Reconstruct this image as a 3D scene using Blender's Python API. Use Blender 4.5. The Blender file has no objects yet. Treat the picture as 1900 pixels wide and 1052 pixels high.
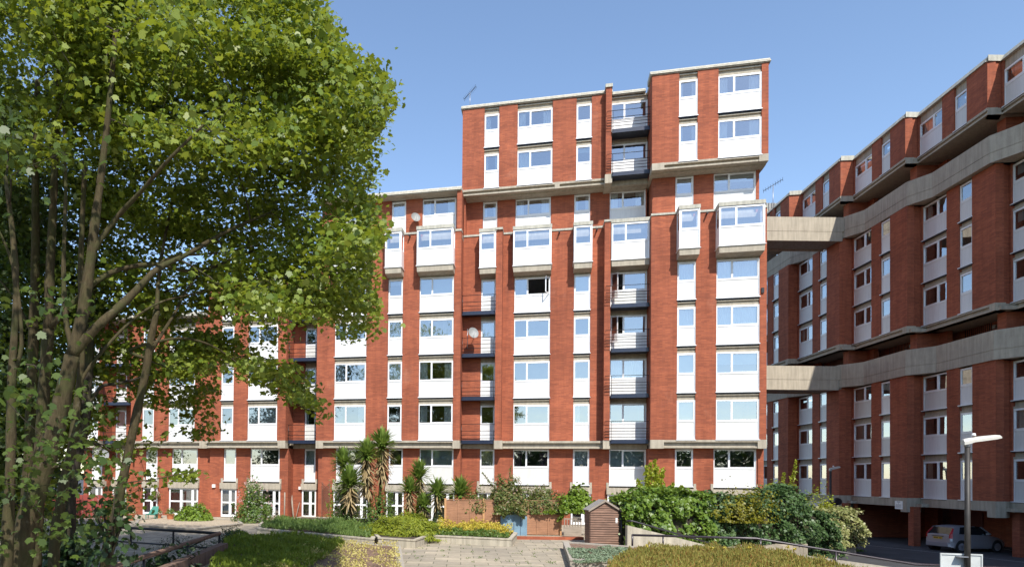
import bpy, math, random
import numpy as np
from mathutils import Vector, Matrix
random.seed(7); rng = np.random.default_rng(7)
sc = bpy.context.scene
# ---------------------------------------------------------------- camera
F_PX, CX, PITCH, ROLL = 1250.0, 725.0, math.radians(0.8), 0.0105
CY = 883.5 - F_PX * math.tan(PITCH)
cam = bpy.data.cameras.new('camera'); cam_o = bpy.data.objects.new('camera', cam)
sc.collection.objects.link(cam_o); sc.camera = cam_o
cam.sensor_width = 36; cam.lens = F_PX / 1900 * 36
cam.shift_x = (950 - CX) / 1900; cam.shift_y = (CY - 526) / 1900
cam.clip_start = 0.1; cam.clip_end = 3000
cam_o.matrix_world = Matrix.Rotation(math.radians(90) + PITCH, 4, 'X') @ Matrix.Rotation(ROLL, 4, 'Z')
# ---------------------------------------------------------------- sky and sun
SUN_EL, SUN_AZ = math.radians(47), math.radians(11)      # azimuth from -Y towards +X
sd = Vector((math.sin(SUN_AZ) * math.cos(SUN_EL), -math.cos(SUN_AZ) * math.cos(SUN_EL), math.sin(SUN_EL)))
w = bpy.data.worlds.new('World'); sc.world = w; w.use_nodes = True
nt = w.node_tree; bg = nt.nodes['Background']
sky = nt.nodes.new('ShaderNodeTexSky'); sky.sky_type = 'NISHITA'; sky.sun_disc = False
sky.sun_elevation = SUN_EL; sky.sun_rotation = math.pi - SUN_AZ
sky.air_density = 1.0; sky.dust_density = 0.25; sky.ozone_density = 1.5; sky.altitude = 50
nt.links.new(sky.outputs[0], bg.inputs[0]); bg.inputs[1].default_value = 0.15
sl = bpy.data.lights.new('sun', 'SUN'); sl.energy = 3.9; sl.angle = math.radians(0.53); sl.color = (1.0, 0.95, 0.87)
so = bpy.data.objects.new('sun', sl); sc.collection.objects.link(so)
so.rotation_euler = sd.to_track_quat('Z', 'Y').to_euler()
sc.view_settings.view_transform = 'Standard'; sc.view_settings.look = 'None'
sc.view_settings.gamma = 1.0; sc.view_settings.exposure = 0.70
sc.cycles.max_bounces = 8; sc.cycles.transparent_max_bounces = 24
# ---------------------------------------------------------------- pixel -> place helpers (1900 px photo grid)
_F = np.array([0, math.cos(PITCH), math.sin(PITCH)]); _U = np.array([0, -math.sin(PITCH), math.cos(PITCH)])
def ray(x, y):
    dx, dy = x - CX, y - CY; c, s = math.cos(ROLL), math.sin(ROLL)
    return _F + np.array([1., 0, 0]) * (dx * c + dy * s) / F_PX - _U * (-dx * s + dy * c) / F_PX
def G(x, y, z):
    d = ray(x, y); return d * z / d[2]
def AY(x, y, Y):
    d = ray(x, y); return d * Y / d[1]
TER, PARK = -2.9, -3.85
# ---------------------------------------------------------------- object helpers
def link(o): sc.collection.objects.link(o); return o
def tag(o, label=None, cat=None, group=None, kind=None):
    if label: o['label'] = label
    if cat: o['category'] = cat
    if group: o['group'] = group
    if kind: o['kind'] = kind
    return o
def thing(name, loc, label, cat, group=None):
    o = bpy.data.objects.new(name, None); o.empty_display_size = 0.2; o.location = Vector(loc); link(o)
    return tag(o, label, cat, group)
def base_of(p):
    v = Vector((0, 0, 0))
    while p is not None: v += p.location; p = p.parent
    return v
class MB:
    def __init__(s): s.v = []; s.f = []; s.m = []; s.sm = []; s.uv = {}
    def face(s, pts, m=0, smooth=False, uv=None):
        i = len(s.v); s.v += [tuple(p) for p in pts]; s.f.append(tuple(range(i, i + len(pts)))); s.m.append(m); s.sm.append(smooth)
        if uv: s.uv[len(s.f) - 1] = uv
    def box(s, fr, u0, u1, n0, n1, z0, z1, m=0):
        if u1 < u0: u0, u1 = u1, u0
        if n1 < n0: n0, n1 = n1, n0
        c = [fr(u, n, z) for z in (z0, z1) for n in (n0, n1) for u in (u0, u1)]
        for q in ((0, 1, 3, 2), (4, 6, 7, 5), (2, 3, 7, 6), (0, 4, 5, 1), (0, 2, 6, 4), (1, 5, 7, 3)):
            s.face([c[k] for k in q], m)
    def prism(s, pts, z0, z1, m=0, top=True, bot=True):
        n = len(pts); lo = [(p[0], p[1], z0) for p in pts]; hi = [(p[0], p[1], z1) for p in pts]
        for i in range(n):
            j = (i + 1) % n; s.face([lo[i], lo[j], hi[j], hi[i]], m)
        if top: s.face(hi, m)
        if bot: s.face(lo[::-1], m)
    def hull(s, lo, hi, m=0, smooth=False):
        n = len(lo)
        for i in range(n):
            j = (i + 1) % n; s.face([lo[i], lo[j], hi[j], hi[i]], m, smooth)
        s.face(hi, m); s.face(lo[::-1], m)
    def tube(s, path, r, k=8, m=0, cap=True, smooth=True):
        path = [Vector(p) for p in path]; n = len(path)
        if not hasattr(r, '__len__'): r = [r] * n
        i0 = len(s.v); ref = None
        for i, p in enumerate(path):
            t = (path[min(i + 1, n - 1)] - path[max(i - 1, 0)])
            t = t.normalized() if t.length > 1e-9 else Vector((0, 0, 1))
            if ref is None:
                ref = Vector((0, 0, 1)) if abs(t.z) < .9 else Vector((1, 0, 0))
            a = t.cross(ref)
            a = a.normalized() if a.length > 1e-6 else t.orthogonal().normalized()
            b = t.cross(a); ref = -b if False else ref
            for j in range(k):
                th = 2 * math.pi * j / k; s.v.append(tuple(p + (a * math.cos(th) + b * math.sin(th)) * r[i]))
        for i in range(n - 1):
            for j in range(k):
                a0 = i0 + i * k + j; a1 = i0 + i * k + (j + 1) % k
                s.f.append((a0, a1, a1 + k, a0 + k)); s.m.append(m); s.sm.append(smooth)
        if cap:
            s.f.append(tuple(i0 + j for j in range(k))[::-1]); s.m.append(m); s.sm.append(False)
            s.f.append(tuple(i0 + (n - 1) * k + j for j in range(k))); s.m.append(m); s.sm.append(False)
    def build(s, name, mats, parent=None, uv=True):
        o = Vector((0, 0, 0)) if parent is None else base_of(parent)
        me = bpy.data.meshes.new(name)
        vs = [(a - o.x, b - o.y, c - o.z) for a, b, c in s.v]
        me.from_pydata(vs, [], s.f)
        if not isinstance(mats, (list, tuple)): mats = [mats]
        for mt in mats: me.materials.append(mt)
        me.polygons.foreach_set('material_index', s.m); me.polygons.foreach_set('use_smooth', s.sm)
        if uv:
            L = me.uv_layers.new(name='UVMap'); data = np.zeros((len(me.loops), 2), np.float32); k = 0
            for fi, f in enumerate(s.f):
                if fi in s.uv:
                    for j in range(len(f)): data[k + j] = s.uv[fi][j]
                    k += len(f); continue
                p0, p1, p2 = (s.v[f[0]], s.v[f[1]], s.v[f[2]])
                ax, ay, az = p1[0]-p0[0], p1[1]-p0[1], p1[2]-p0[2]; bx, by, bz = p2[0]-p0[0], p2[1]-p0[1], p2[2]-p0[2]
                nx, ny, nz = ay*bz-az*by, az*bx-ax*bz, ax*by-ay*bx
                h = math.hypot(nx, ny)
                if h < 1e-6 or abs(nz) > 3 * h:
                    for j, vi in enumerate(f): data[k + j] = (s.v[vi][0], s.v[vi][1])
                else:
                    tx, ty = -ny / h, nx / h
                    for j, vi in enumerate(f):
                        q = s.v[vi]; data[k + j] = (q[0] * tx + q[1] * ty, q[2])
                k += len(f)
            L.data.foreach_set('uv', data.ravel())
        me.update()
        ob = bpy.data.objects.new(name, me); link(ob)
        if parent is not None: ob.parent = parent
        return ob
def frame(P, U):
    U = Vector((U[0], U[1], 0)).normalized(); N = Vector((U.y, -U.x, 0)); P = Vector((P[0], P[1], 0))
    def fr(u, n, z):
        q = P + U * u + N * n; return (q.x, q.y, z)
    fr.P, fr.U, fr.N = P, U, N
    return fr
XY = frame((0, 0), (1, 0))     # u = x, n = -y
def wbox(m, x0, x1, y0, y1, z0, z1, mi=0): m.box(XY, x0, x1, -y0, -y1, z0, z1, mi)
# ---------------------------------------------------------------- materials
def mat(name):
    m = bpy.data.materials.new(name); m.use_nodes = True
    return m, m.node_tree, m.node_tree.nodes['Principled BSDF']
def nd(t, typ, **k):
    n = t.nodes.new(typ)
    for a, b in k.items():
        if a in n.inputs: n.inputs[a].default_value = b
        else: setattr(n, a, b)
    return n
def ramp(t, src, stops):
    r = t.nodes.new('ShaderNodeValToRGB'); e = r.color_ramp.elements
    while len(e) < len(stops): e.new(0.5)
    for i, (p, c) in enumerate(stops): e[i].position = p; e[i].color = (*c, 1)
    t.links.new(src, r.inputs[0]); return r.outputs[0]
def mixc(t, fac, a, b, mode='MIX'):
    x = t.nodes.new('ShaderNodeMix'); x.data_type = 'RGBA'; x.blend_type = mode
    for s, v in ((x.inputs[0], fac), (x.inputs[6], a), (x.inputs[7], b)):
        if hasattr(v, 'links'): t.links.new(v, s)
        elif isinstance(v, (int, float)): s.default_value = v
        else: s.default_value = (*v, 1)
    return x.outputs[2]
def coords(t, kind='Object', scale=(1, 1, 1)):
    c = t.nodes.new('ShaderNodeTexCoord'); m = t.nodes.new('ShaderNodeMapping'); m.inputs['Scale'].default_value = scale
    t.links.new(c.outputs[kind], m.inputs[0]); return m.outputs[0]
def noise(t, vec, sc_, det=4, rough=.55):
    n = nd(t, 'ShaderNodeTexNoise', Scale=sc_, Detail=det, Roughness=rough); t.links.new(vec, n.inputs['Vector']); return n.outputs[0]
def bump(t, b, h, st, dist=.02):
    n = nd(t, 'ShaderNodeBump', Strength=st, Distance=dist); t.links.new(h, n.inputs['Height']); t.links.new(n.outputs[0], b.inputs['Normal'])
def plain(name, col, rough=.5, metal=0, var=.12, vs=3.0, spec=.5, bmp=0):
    m, t, b = mat(name); v = coords(t)
    n = noise(t, v, vs, 5)
    lo = tuple(c * (1 - var) for c in col); hi = tuple(min(1, c * (1 + var)) for c in col)
    t.links.new(ramp(t, n, [(.3, lo), (.7, hi)]), b.inputs['Base Color'])
    b.inputs['Roughness'].default_value = rough; b.inputs['Metallic'].default_value = metal
    b.inputs['Specular IOR Level'].default_value = spec
    if bmp: bump(t, b, noise(t, v, vs * 12, 3), bmp)
    return m
def brick(name, c1, c2, mo):
    m, t, b = mat(name); v = coords(t, 'UV')
    br = nd(t, 'ShaderNodeTexBrick', Scale=1.0); br.inputs['Mortar Size'].default_value = .006
    br.inputs['Brick Width'].default_value = .30; br.inputs['Row Height'].default_value = .075; br.inputs['Mortar Smooth'].default_value = .2
    br.inputs['Bias'].default_value = 0.0
    br.inputs['Color1'].default_value = (*c1, 1); br.inputs['Color2'].default_value = (*c2, 1); br.inputs['Mortar'].default_value = (*mo, 1)
    t.links.new(v, br.inputs['Vector'])
    ov = coords(t, 'Object')
    a = mixc(t, 1.0, br.outputs[0], ramp(t, noise(t, ov, .35, 5, .6), [(.3, (.80, .78, .78)), (.7, (1.12, 1.1, 1.08))]), 'MULTIPLY')
    sv = coords(t, 'Object', (2.2, 2.2, .18))
    a = mixc(t, 1.0, a, ramp(t, noise(t, sv, 1.2, 4, .6), [(.35, (.86, .85, .86)), (.6, (1.03, 1.03, 1.03))]), 'MULTIPLY')
    lf = coords(t, 'Object', (.25, .25, 3.2))
    a = mixc(t, 1.0, a, ramp(t, noise(t, lf, 1.6, 3, .5), [(.4, (.93, .93, .93)), (.62, (1.05, 1.05, 1.05))]), 'MULTIPLY')
    pv = coords(t, 'Object', (.9, .9, .5))      # salt bloom and repointed patches
    a = mixc(t, ramp(t, noise(t, pv, .8, 7, .7), [(.60, (0, 0, 0)), (.78, (.35, .35, .35))]), a, (.46, .24, .16))
    a = mixc(t, ramp(t, noise(t, coords(t, 'Object', (1.3, 1.3, .12)), .9, 6, .7), [(.60, (0, 0, 0)), (.80, (.55, .55, .55))]), a, (.13, .055, .04))
    t.links.new(a, b.inputs['Base Color']); b.inputs['Roughness'].default_value = .85; b.inputs['Specular IOR Level'].default_value = .25
    bump(t, b, br.outputs['Fac'], -.6, .006)
    return m
def streaky(name, c):
    m, t, b = mat(name); g = nd(t, 'ShaderNodeNewGeometry'); o = t.nodes.new('ShaderNodeObjectInfo')
    a = ramp(t, noise(t, coords(t, 'Object', (5, 5, .6)), 1.6, 6, .65), [(.3, tuple(x * .90 for x in c)), (.6, c)])
    a = mixc(t, 1, a, ramp(t, o.outputs['Random'], [(0, (.90, .89, .85)), (.5, (1, 1, 1)), (1, (1.04, 1.04, 1.05))]), 'MULTIPLY')
    t.links.new(a, b.inputs['Base Color']); b.inputs['Roughness'].default_value = .45; return m
def concrete(name, c, streak=.35, sc_=2.0):
    m, t, b = mat(name)
    v = coords(t, 'Object'); sv = coords(t, 'Object', (3, 3, .25))
    lo = tuple(x * .78 for x in c); hi = tuple(x * 1.15 for x in c)
    a = ramp(t, noise(t, v, sc_, 7, .65), [(.3, lo), (.7, hi)])
    a = mixc(t, streak, a, ramp(t, noise(t, sv, 2.2, 4, .6), [(.38, tuple(x * .45 for x in c)), (.6, tuple(x * 1.1 for x in c))]))
    a = mixc(t, .25, a, ramp(t, noise(t, v, 40, 2), [(.4, lo), (.6, hi)]))
    t.links.new(a, b.inputs['Base Color']); b.inputs['Roughness'].default_value = .9; b.inputs['Specular IOR Level'].default_value = .2
    bump(t, b, noise(t, v, 25, 4), .25, .01)
    return m
def glass(name, tint, refl):
    m = bpy.data.materials.new(name); m.use_nodes = True; t = m.node_tree; t.nodes.clear()
    out = nd(t, 'ShaderNodeOutputMaterial'); tr = nd(t, 'ShaderNodeBsdfTransparent', Color=(*tint, 1)); gl = nd(t, 'ShaderNodeBsdfGlossy', Roughness=.02)
    gl.inputs['Color'].default_value = (.95, .97, 1, 1)
    fr = nd(t, 'ShaderNodeFresnel', IOR=1.5); mx = nd(t, 'ShaderNodeMixShader')
    ad = nd(t, 'ShaderNodeMath', operation='ADD', use_clamp=True); ad.inputs[1].default_value = refl
    t.links.new(fr.outputs[0], ad.inputs[0]); t.links.new(ad.outputs[0], mx.inputs[0])
    n = noise(t, coords(t, 'Object'), .7, 2); bp = nd(t, 'ShaderNodeBump', Strength=.12, Distance=.05)
    t.links.new(n, bp.inputs['Height']); t.links.new(bp.outputs[0], gl.inputs['Normal'])
    t.links.new(tr.outputs[0], mx.inputs[1]); t.links.new(gl.outputs[0], mx.inputs[2]); t.links.new(mx.outputs[0], out.inputs[0])
    return m
def leafmat(name, c1, c2, trans, gloss=.4, tf=.35, c3=None):
    m, t, b = mat(name); g = t.nodes.new('ShaderNodeNewGeometry')
    col = ramp(t, g.outputs['Random Per Island'], [(0, c1), (.6, c2), (1, c3 or c2)])
    t.links.new(col, b.inputs['Base Color']); b.inputs['Roughness'].default_value = gloss; b.inputs['Specular IOR Level'].default_value = .45
    tl = nd(t, 'ShaderNodeBsdfTranslucent'); t.links.new(mixc(t, .55, col, trans), tl.inputs['Color'])
    mx = nd(t, 'ShaderNodeMixShader'); mx.inputs[0].default_value = tf
    t.links.new(b.outputs[0], mx.inputs[1]); t.links.new(tl.outputs[0], mx.inputs[2])
    t.links.new(mx.outputs[0], t.nodes['Material Output'].inputs[0]); return m
M = dict(
 brick=brick('red_brick', (.40, .118, .058), (.285, .083, .045), (.23, .09, .058)),
 white=plain('white_upvc', (.80, .80, .80), .35, 0, .03, 1.2),
 panel=streaky('white_panel', (.72, .72, .71)),
 conc=concrete('concrete', (.43, .38, .30), .38),
 concd=concrete('weathered_concrete', (.34, .31, .26), .6, 4.0),
 mortar=plain('lime_mortar', (.62, .60, .54), .9),
 coping=concrete('pale_coping', (.46, .44, .37), .45, 5.0),
 glass=glass('window_glass', (.80, .86, .88), .34),
 dark=plain('dark_interior', (.10, .09, .08), .9),
 room=plain('room_wall', (.20, .18, .155), .9),
 navy=plain('navy_paint', (.018, .025, .05), .35),
 black=plain('black_paint', (.018, .016, .018), .35, 0, .3, 8),
 curtain=plain('net_curtain', (.80, .79, .75), .9, 0, .05),
 cream=plain('cream_curtain', (.62, .55, .38), .9, 0, .08),
 blind=plain('grey_blind', (.50, .55, .53), .8, 0, .04),
 purple=plain('plum_curtain', (.13, .03, .09), .9),
 metal=plain('grey_metal', (.35, .36, .38), .4, .7),
 dish=plain('dish_paint', (.27, .27, .26), .5),
)
def vary(): return random.random()
# ================================================================ MAIN BUILDING
A0 = AY(1370, 889, 38.46)
MF = frame((A0[0], A0[1]), (.9745, -.2245))
main = thing('apartment_building', MF(-20, -6, TER), 'long stepped red brick block of flats with white panelled windows, facing the sunlit terrace', 'apartment building')
BS = [2.32, 5.06, 7.80, 10.48]; FS = -.40
WH, PH = 2.28, 1.06
wb, cb, cc, ib = MB(), MB(), MB(), MB()      # brick wall, concrete, copings, interior
wcount = [0]
def curtains(par, fr, u0, u1, n, z0, z1, style):
    if style in ('none', 'open', 'ajar'): return
    mt = {'net': 'curtain', 'sides': 'curtain', 'cream': 'cream', 'blind': 'blind', 'half': 'blind', 'plum': 'purple', 'left': 'curtain'}[style]
    c = MB(); w_ = u1 - u0
    def wavy(a, b, za, zb):
        k = max(4, int((b - a) / .045)); prev = None; ph = random.random() * 6
        for i in range(k + 1):
            u = a + (b - a) * i / k; dn = .025 * math.sin(i * 1.9 + ph) + .01 * math.sin(i * .7)
            q = (fr(u, n + dn, za), fr(u, n + dn * .6, zb))
            if prev: c.face([prev[0], q[0], q[1], prev[1]], 0, True)
            prev = q
    if style in ('net', 'cream'): wavy(u0, u1, z0, z1)
    elif style in ('sides', 'plum'): wavy(u0, u0 + w_ * .22, z0, z1); wavy(u1 - w_ * .25, u1, z0, z1)
    elif style == 'left': wavy(u0, u0 + w_ * .4, z0, z1)
    elif style == 'blind': c.box(fr, u0, u1, n, n + .01, z0, z1)
    elif style == 'half': c.box(fr, u0, u1, n, n + .01, z0 + (z1 - z0) * random.uniform(.4, .75), z1)
    c.build('blind' if style in ('blind', 'half') else 'curtain', M[mt], par)
def window(parent, fr, u0, u1, z0, n, big=True, top=None, style=None, sillbar=True, longleft=False, ph=PH, flip=False):
    """white framed window over a white spandrel panel"""
    zt = z0 + WH if top is None else top; zp = z0 + ph; nf = n - .07
    f = MB(); a, b = u0 + .01, u1 - .01
    f.box(fr, a, a + .052, nf - .07, nf, z0, zt - .001); f.box(fr, b - .052, b, nf - .07, nf, z0, zt - .001)
    f.box(fr, a + .052, b - .052, nf - .07, nf, zt - .075, zt - .001); f.box(fr, a + .052, b - .052, nf - .07, nf + .012, zp - .035, zp + .06)
    f.box(fr, b - .02, b + .008, nf, nf + .045, z0, zt)        # reveal trim
    panes = []; um = None
    if big:
        um = a + (b - a) * (.62 if flip else .36)
        f.box(fr, um - .032, um + .032, nf - .07, nf + .004, zp + .06, zt - .075)
        cells = [(a + .052, um - .032), (um + .032, b - .052)]
    else: cells = [(a + .052, b - .052)]
    lo = zp + .06; hi = zt - .075
    for i, (c0, c1) in enumerate(cells):
        if i == (0 if flip and big else len(cells) - 1):      # opening sash, its own frame stands proud
            s_ = .036; k = nf + .022
            f.box(fr, c0, c0 + s_, nf - .05, k, lo, hi); f.box(fr, c1 - s_, c1, nf - .05, k, lo, hi)
            f.box(fr, c0 + s_, c1 - s_, nf - .05, k, lo, lo + s_); f.box(fr, c0 + s_, c1 - s_, nf - .05, k, hi - s_, hi)
            c0 += s_; c1 -= s_; panes.append((c0, c1, lo + s_, hi - s_))
        else: panes.append((c0, c1, lo, hi))
    if sillbar:
        f.box(fr, u0 - .035, u1 + .035, n - .15, n + .055, z0 - .045, z0 - .003, 0)
    w_ = f.build('window', M['white'], parent)
    p = MB(); p.box(fr, a + .052, b - .052, nf - .05, nf - .012, z0 + .001, zp - .036); p.build('spandrel_panel', M['panel'], w_)
    p = MB()
    for ci, (c0, c1, l, h) in enumerate(panes):
        if style == 'open' and ci == len(panes) - 1:      # sash swung outwards
            o_ = MB(); d_ = .42; k0 = nf + .03
            for z0_, z1_ in ((l - .04, l + .01), (h - .01, h + .04)): o_.hull([fr(c1, k0, z0_), fr(c1 + .03, k0, z0_), fr(c1 + .03 - .18, k0 + d_, z0_), fr(c1 - .18, k0 + d_, z0_)], [fr(c1, k0, z1_), fr(c1 + .03, k0, z1_), fr(c1 + .03 - .18, k0 + d_, z1_), fr(c1 - .18, k0 + d_, z1_)])
            o_.box(fr, c1 - .21, c1 - .15, k0 + d_ - .02, k0 + d_ + .01, l, h); o_.build('open_sash', M['white'], w_); continue
        if style == 'ajar' and ci == 0:
            o_ = MB(); k0 = nf + .03; A1, B1 = fr(c0, k0, 0), fr(c0 + .36, k0 + .36, 0); ff = frame(A1[:2], (B1[0] - A1[0], B1[1] - A1[1])); l2 = l - .55; o_.box(ff, 0, .05, -.02, .02, l2, h); o_.box(ff, .46, .51, -.02, .02, l2, h); o_.box(ff, .05, .46, -.02, .02, l2, l2 + .06); o_.box(ff, .05, .46, -.02, .02, h - .06, h); s2 = o_.build('open_sash', M['white'], w_); o_ = MB(); o_.face([ff(.05, 0, l2 + .06), ff(.46, 0, l2 + .06), ff(.46, 0, h - .06), ff(.05, 0, h - .06)]); o_.build('pane', M['glass'], w_); continue
        jt = random.uniform(-.010, .010); q = nf - .03
        p.face([fr(c0, q + jt, l), fr(c1, q - jt, l), fr(c1, q - jt + jt * .5, h), fr(c0, q + jt + jt * .5, h)])
    p.build('pane', M['glass'], w_)
    if sillbar:
        d = MB(); d.box(fr, u0 - .02, u1 + .02, n - .15, n + .02, z0 - .085, z0 - .046); d.build('sill', M['navy'], w_)
    if style is None:
        style = random.choices(['none', 'net', 'sides', 'half', 'blind', 'left', 'cream'], [22, 18, 26, 11, 7, 12, 4])[0]
    curtains(w_, fr, a + .05, b - .05, nf - .2, zp + .05, zt - .05, style)
    wcount[0] += 1
    return w_
def spandrel_gap(fr, u0, u1, n, zt, zn):
    """concrete floor edge between a window head and the sill above"""
    cb.box(fr, u0, u1, n - .5, n - .16, zt - .002, zn - .03)
    cb.box(fr, u0, u1, n - .16, n - .09, zt, zt + .13)
    cb.box(fr, u0, u1, n - .16, n - .05, zn - .20, zn - .13)
def column(fr, n, u0, u1, sills, top_end, styles=None, **k):
    """a column of windows; sills bottom-up, top_end = z of what closes the last one"""
    for i, s in enumerate(sills):
        nxt = sills[i + 1] if i + 1 < len(sills) else top_end
        zt = nxt - (.45 if i + 1 < len(sills) else .52)
        window(main, fr, u0, u1, s, n, big=(u1 - u0) > 1.5, top=zt, style=(styles[i] if styles else None), **k)
        if nxt - zt > .12: spandrel_gap(fr, u0, u1, n, zt, nxt)
def piers(fr, n, z0, z1, edges, depth=.45):
    for a, b in edges:
        wb.box(fr, a, b, n - depth, n, z0, z1)
def gaps(L, R, cols):
    e = []; c = L
    for a, b in sorted(cols):
        if a > c: e.append((c, a))
        c = b
    if R > c: e.append((c, R))
    return e
def block_core(fr, L, R, n, levels):
    ib.box(fr, L + .1, R - .1, n - 3.2, n - 3.0, levels[0], levels[-1])
    for z in levels: cb.box(fr, L + .02, R - .02, n - 3.2, n - .5, z - .30, z - .12)
def side_wall(fr, u, n0, n1, z0, z1, t=.3, sgn=1):
    wb.box(fr, u, u + t * sgn, n0, n1, z0, z1)
def cap(parent, fr, *a):
    m = MB(); m.box(fr, *a); return m.build('coping', M['coping'], parent)
def bay(fr, u0, u1, n, front, z0=13.22, zc=15.46, style='none'):
    a, b = u0 - .05, u1 + .05
    zb = z0 - .45
    cb.hull([fr(a, n, zb + .0), fr(b, n, zb), fr(b - .02, front - .02, zb + .06), fr(a + .02, front - .02, zb + .06)],
            [fr(a, n, z0 - .03), fr(b, n, z0 - .03), fr(b, front, z0 - .03), fr(a, front, z0 - .03)])
    cap(main, fr, a - .03, b + .03, n + .001, front + .04, zc, zc + .22)
    w_ = window(main, fr, a + .03, b - .03, z0, front + .07, big=(u1 - u0) > 1.5, top=zc - .02, style=style, sillbar=False)
    s = MB()
    for u, sg in ((a, 1), (b, -1)):
        s.box(fr, u, u + .05 * sg, n, front - .0, z0, z0 + 1.05); s.box(fr, u, u + .05 * sg, n, n + .12, z0 + 1.05, zc); s.box(fr, u, u + .05 * sg, front - .14, front, z0 + 1.05, zc)
        s.box(fr, u, u + .05 * sg, n + .12, front - .14, zc - .12, zc); s.box(fr, u, u + .05 * sg, n + .12, front - .14, z0 + 1.05, z0 + 1.13)
    s.box(fr, a + .05, b - .05, n, front - .12, z0 - .02, z0 + .03)
    s.box(fr, a - .05, b + .05, n, front + .06, z0 - .035, z0 - .004)
    s.build('bay_side', M['white'], w_)
    p = MB()
    for u, sg in ((a, 1), (b, -1)):
        q = u + .02 * sg; p.face([fr(q, n + .12, z0 + 1.13), fr(q, front - .14, z0 + 1.13), fr(q, front - .14, zc - .12), fr(q, n + .12, zc - .12)])
    p.build('pane', M['glass'], w_)
def balcony(fr, u0, u1, nb, nf, z, heights, left_over=0.0):
    b = MB(); b.box(fr, u0, u1, nb, nf - .01, z - .16, z - .04); b.box(fr, u0, u1, nf - .06, nf + .0, z - .20, z + .03, 0)
    bo = b.build('balcony', M['navy'], main)
    r = MB()
    for h in heights:
        if left_over: pts = [fr(u0 - left_over, nb + .45, z + h), fr(u0 - left_over, nf + .05, z + h), fr(u1, nf + .05, z + h)]
        else: pts = [fr(u0, nf + .05, z + h), fr(u1 + .06, nf + .05, z + h), fr(u1 + .06, nf - .3, z + h)]
        r.tube(pts, .018, 6)
    for uu in (u0 + .04, u1 - .04): r.tube([fr(uu, nf + .03, z - .1), fr(uu, nf + .03, z + heights[0])], .016, 6)
    r.build('railing', M['black'], bo)
def band(fr, L, R, n, nlow, z0=1.83, z1=2.30, joints=()):
    """the exposed concrete channel beam"""
    cb.box(fr, L, R, n - .40, n + .015, z1 - .13, z1)
    cb.box(fr, L + .02, R - .02, n - .42, n - .16, z0 + .09, z1 - .131)
    cb.box(fr, L + .02, R - .02, nlow - .1, n - .02, z0, z0 + .089)
    for a, b in joints: cb.box(fr, a, b, nlow - .05, n + .03, z0 - .03, z1 - .004 + .01)
def coping(fr, L, R, n, z0, z1, back=1.2):
    """sloping pale coping blocks with joints"""
    u = L; cc = MB()
    cc.hull([fr(L + .02, n - back + .01, z0 + .003), fr(R - .02, n - back + .01, z0 + .003), fr(R - .02, n + .094, z0 + .003), fr(L + .02, n + .094, z0 + .003)],
            [fr(L + .02, n - back + .01, z1 - .005), fr(R - .02, n - back + .01, z1 - .005), fr(R - .02, n - .166, z1 - .005), fr(L + .02, n - .166, z1 - .005)], 1)
    while u < R - .05:
        v = min(u + .62, R)
        if R - v < .2: v = R
        g = .011
        cc.hull([fr(u + g, n - back, z0), fr(v - g, n - back, z0), fr(v - g, n + .10, z0), fr(u + g, n + .10, z0)],
                [fr(u + g, n - back, z1), fr(v - g, n - back, z1), fr(v - g, n - .16, z1), fr(u + g, n - .16, z1)])
        u = v
    cc.build('coping', [M['coping'], M['mortar']], main)
    cb.box(fr, L + .03, R - .03, n - back + .02, n + .04, z0 - .05, z0 + .12)
def ground_door(fr, u0, u1, n, big):
    """white glazed doors under a concrete lintel"""
    zb, zt = TER + .04, -.95
    cb.box(fr, u0 - .16, u1 + .16, n - .3, n + .22, zt, -.55); cb.box(fr, u0 - .16, u0 - .02, n - .1, n + .05, -.549, FS + .16); cb.box(fr, u1 + .02, u1 + .16, n - .1, n + .05, -.549, FS + .16)
    f = MB(); a, b = u0 - .1, u1 + .1; nf = n + .1
    xs = [a, a + (b - a) * .42, a + (b - a) * .82, b] if big else [a, a + (b - a) * .6, b]
    p = MB()
    for i in range(len(xs) - 1):
        x0, x1 = xs[i], xs[i + 1]; t = .09
        f.box(fr, x0, x0 + t, nf - .07, nf, zb, zt); f.box(fr, x1 - t, x1 - .003, nf - .07, nf, zb, zt)
        f.box(fr, x0 + t, x1 - t, nf - .07, nf, zb, zb + .16); f.box(fr, x0 + t, x1 - t, nf - .07, nf, zt - .1, zt)
        f.box(fr, x0 + t, x1 - t, nf - .07, nf, zb + .92, zb + 1.03)
        p.face([fr(x0 + t, nf - .035, zb + .16), fr(x1 - t, nf - .035, zb + .16), fr(x1 - t, nf - .035, zt - .1), fr(x0 + t, nf - .035, zt - .1)])
    d = f.build('door', M['white'], main); p.build('pane', M['glass'], d)
    curtains(d, fr, a + .1, b - .1, n - .12, zb + .1, zt - .05, random.choice(['none', 'blind', 'sides', 'cream', 'left']))
ALL = {}
# --- block C (right end), block B (recessed between fins), block A, D, E, G leftwards
C_ = dict(L=-4.75, R=1.45, n=0.0, cols=[(-3.30, -2.30), (-1.19, 1.08)])
A_ = dict(L=-25.5, R=-16.0, n=-.2, cols=[(-24.28, -22.13), (-20.70, -19.74), (-18.65, -16.45)])
D_ = dict(L=-33.3, R=-27.56, n=0.0, cols=[(-32.27, -31.34), (-30.3, -28.17)])
E_ = dict(L=-39.37, R=-33.32, n=-.35, cols=[(-38.48, -37.55), (-36.42, -34.41)])
G_ = dict(L=-43.24, R=-41.6, n=0.0, cols=[(-42.63, -41.75)])
nB = -1.4
B_ = dict(L=-16.1, R=-4.70, n=nB, cols=[(-14.85, -13.92), (-12.75, -10.52), (-9.08, -8.10), (-6.92, -4.78)])
R2 = dict(L=-27.56, R=-25.4, n=nB, cols=[(-26.75, -25.95)])
R3 = dict(L=-41.6, R=-39.3, n=nB, cols=[(-41.35, -40.45)])
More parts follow.
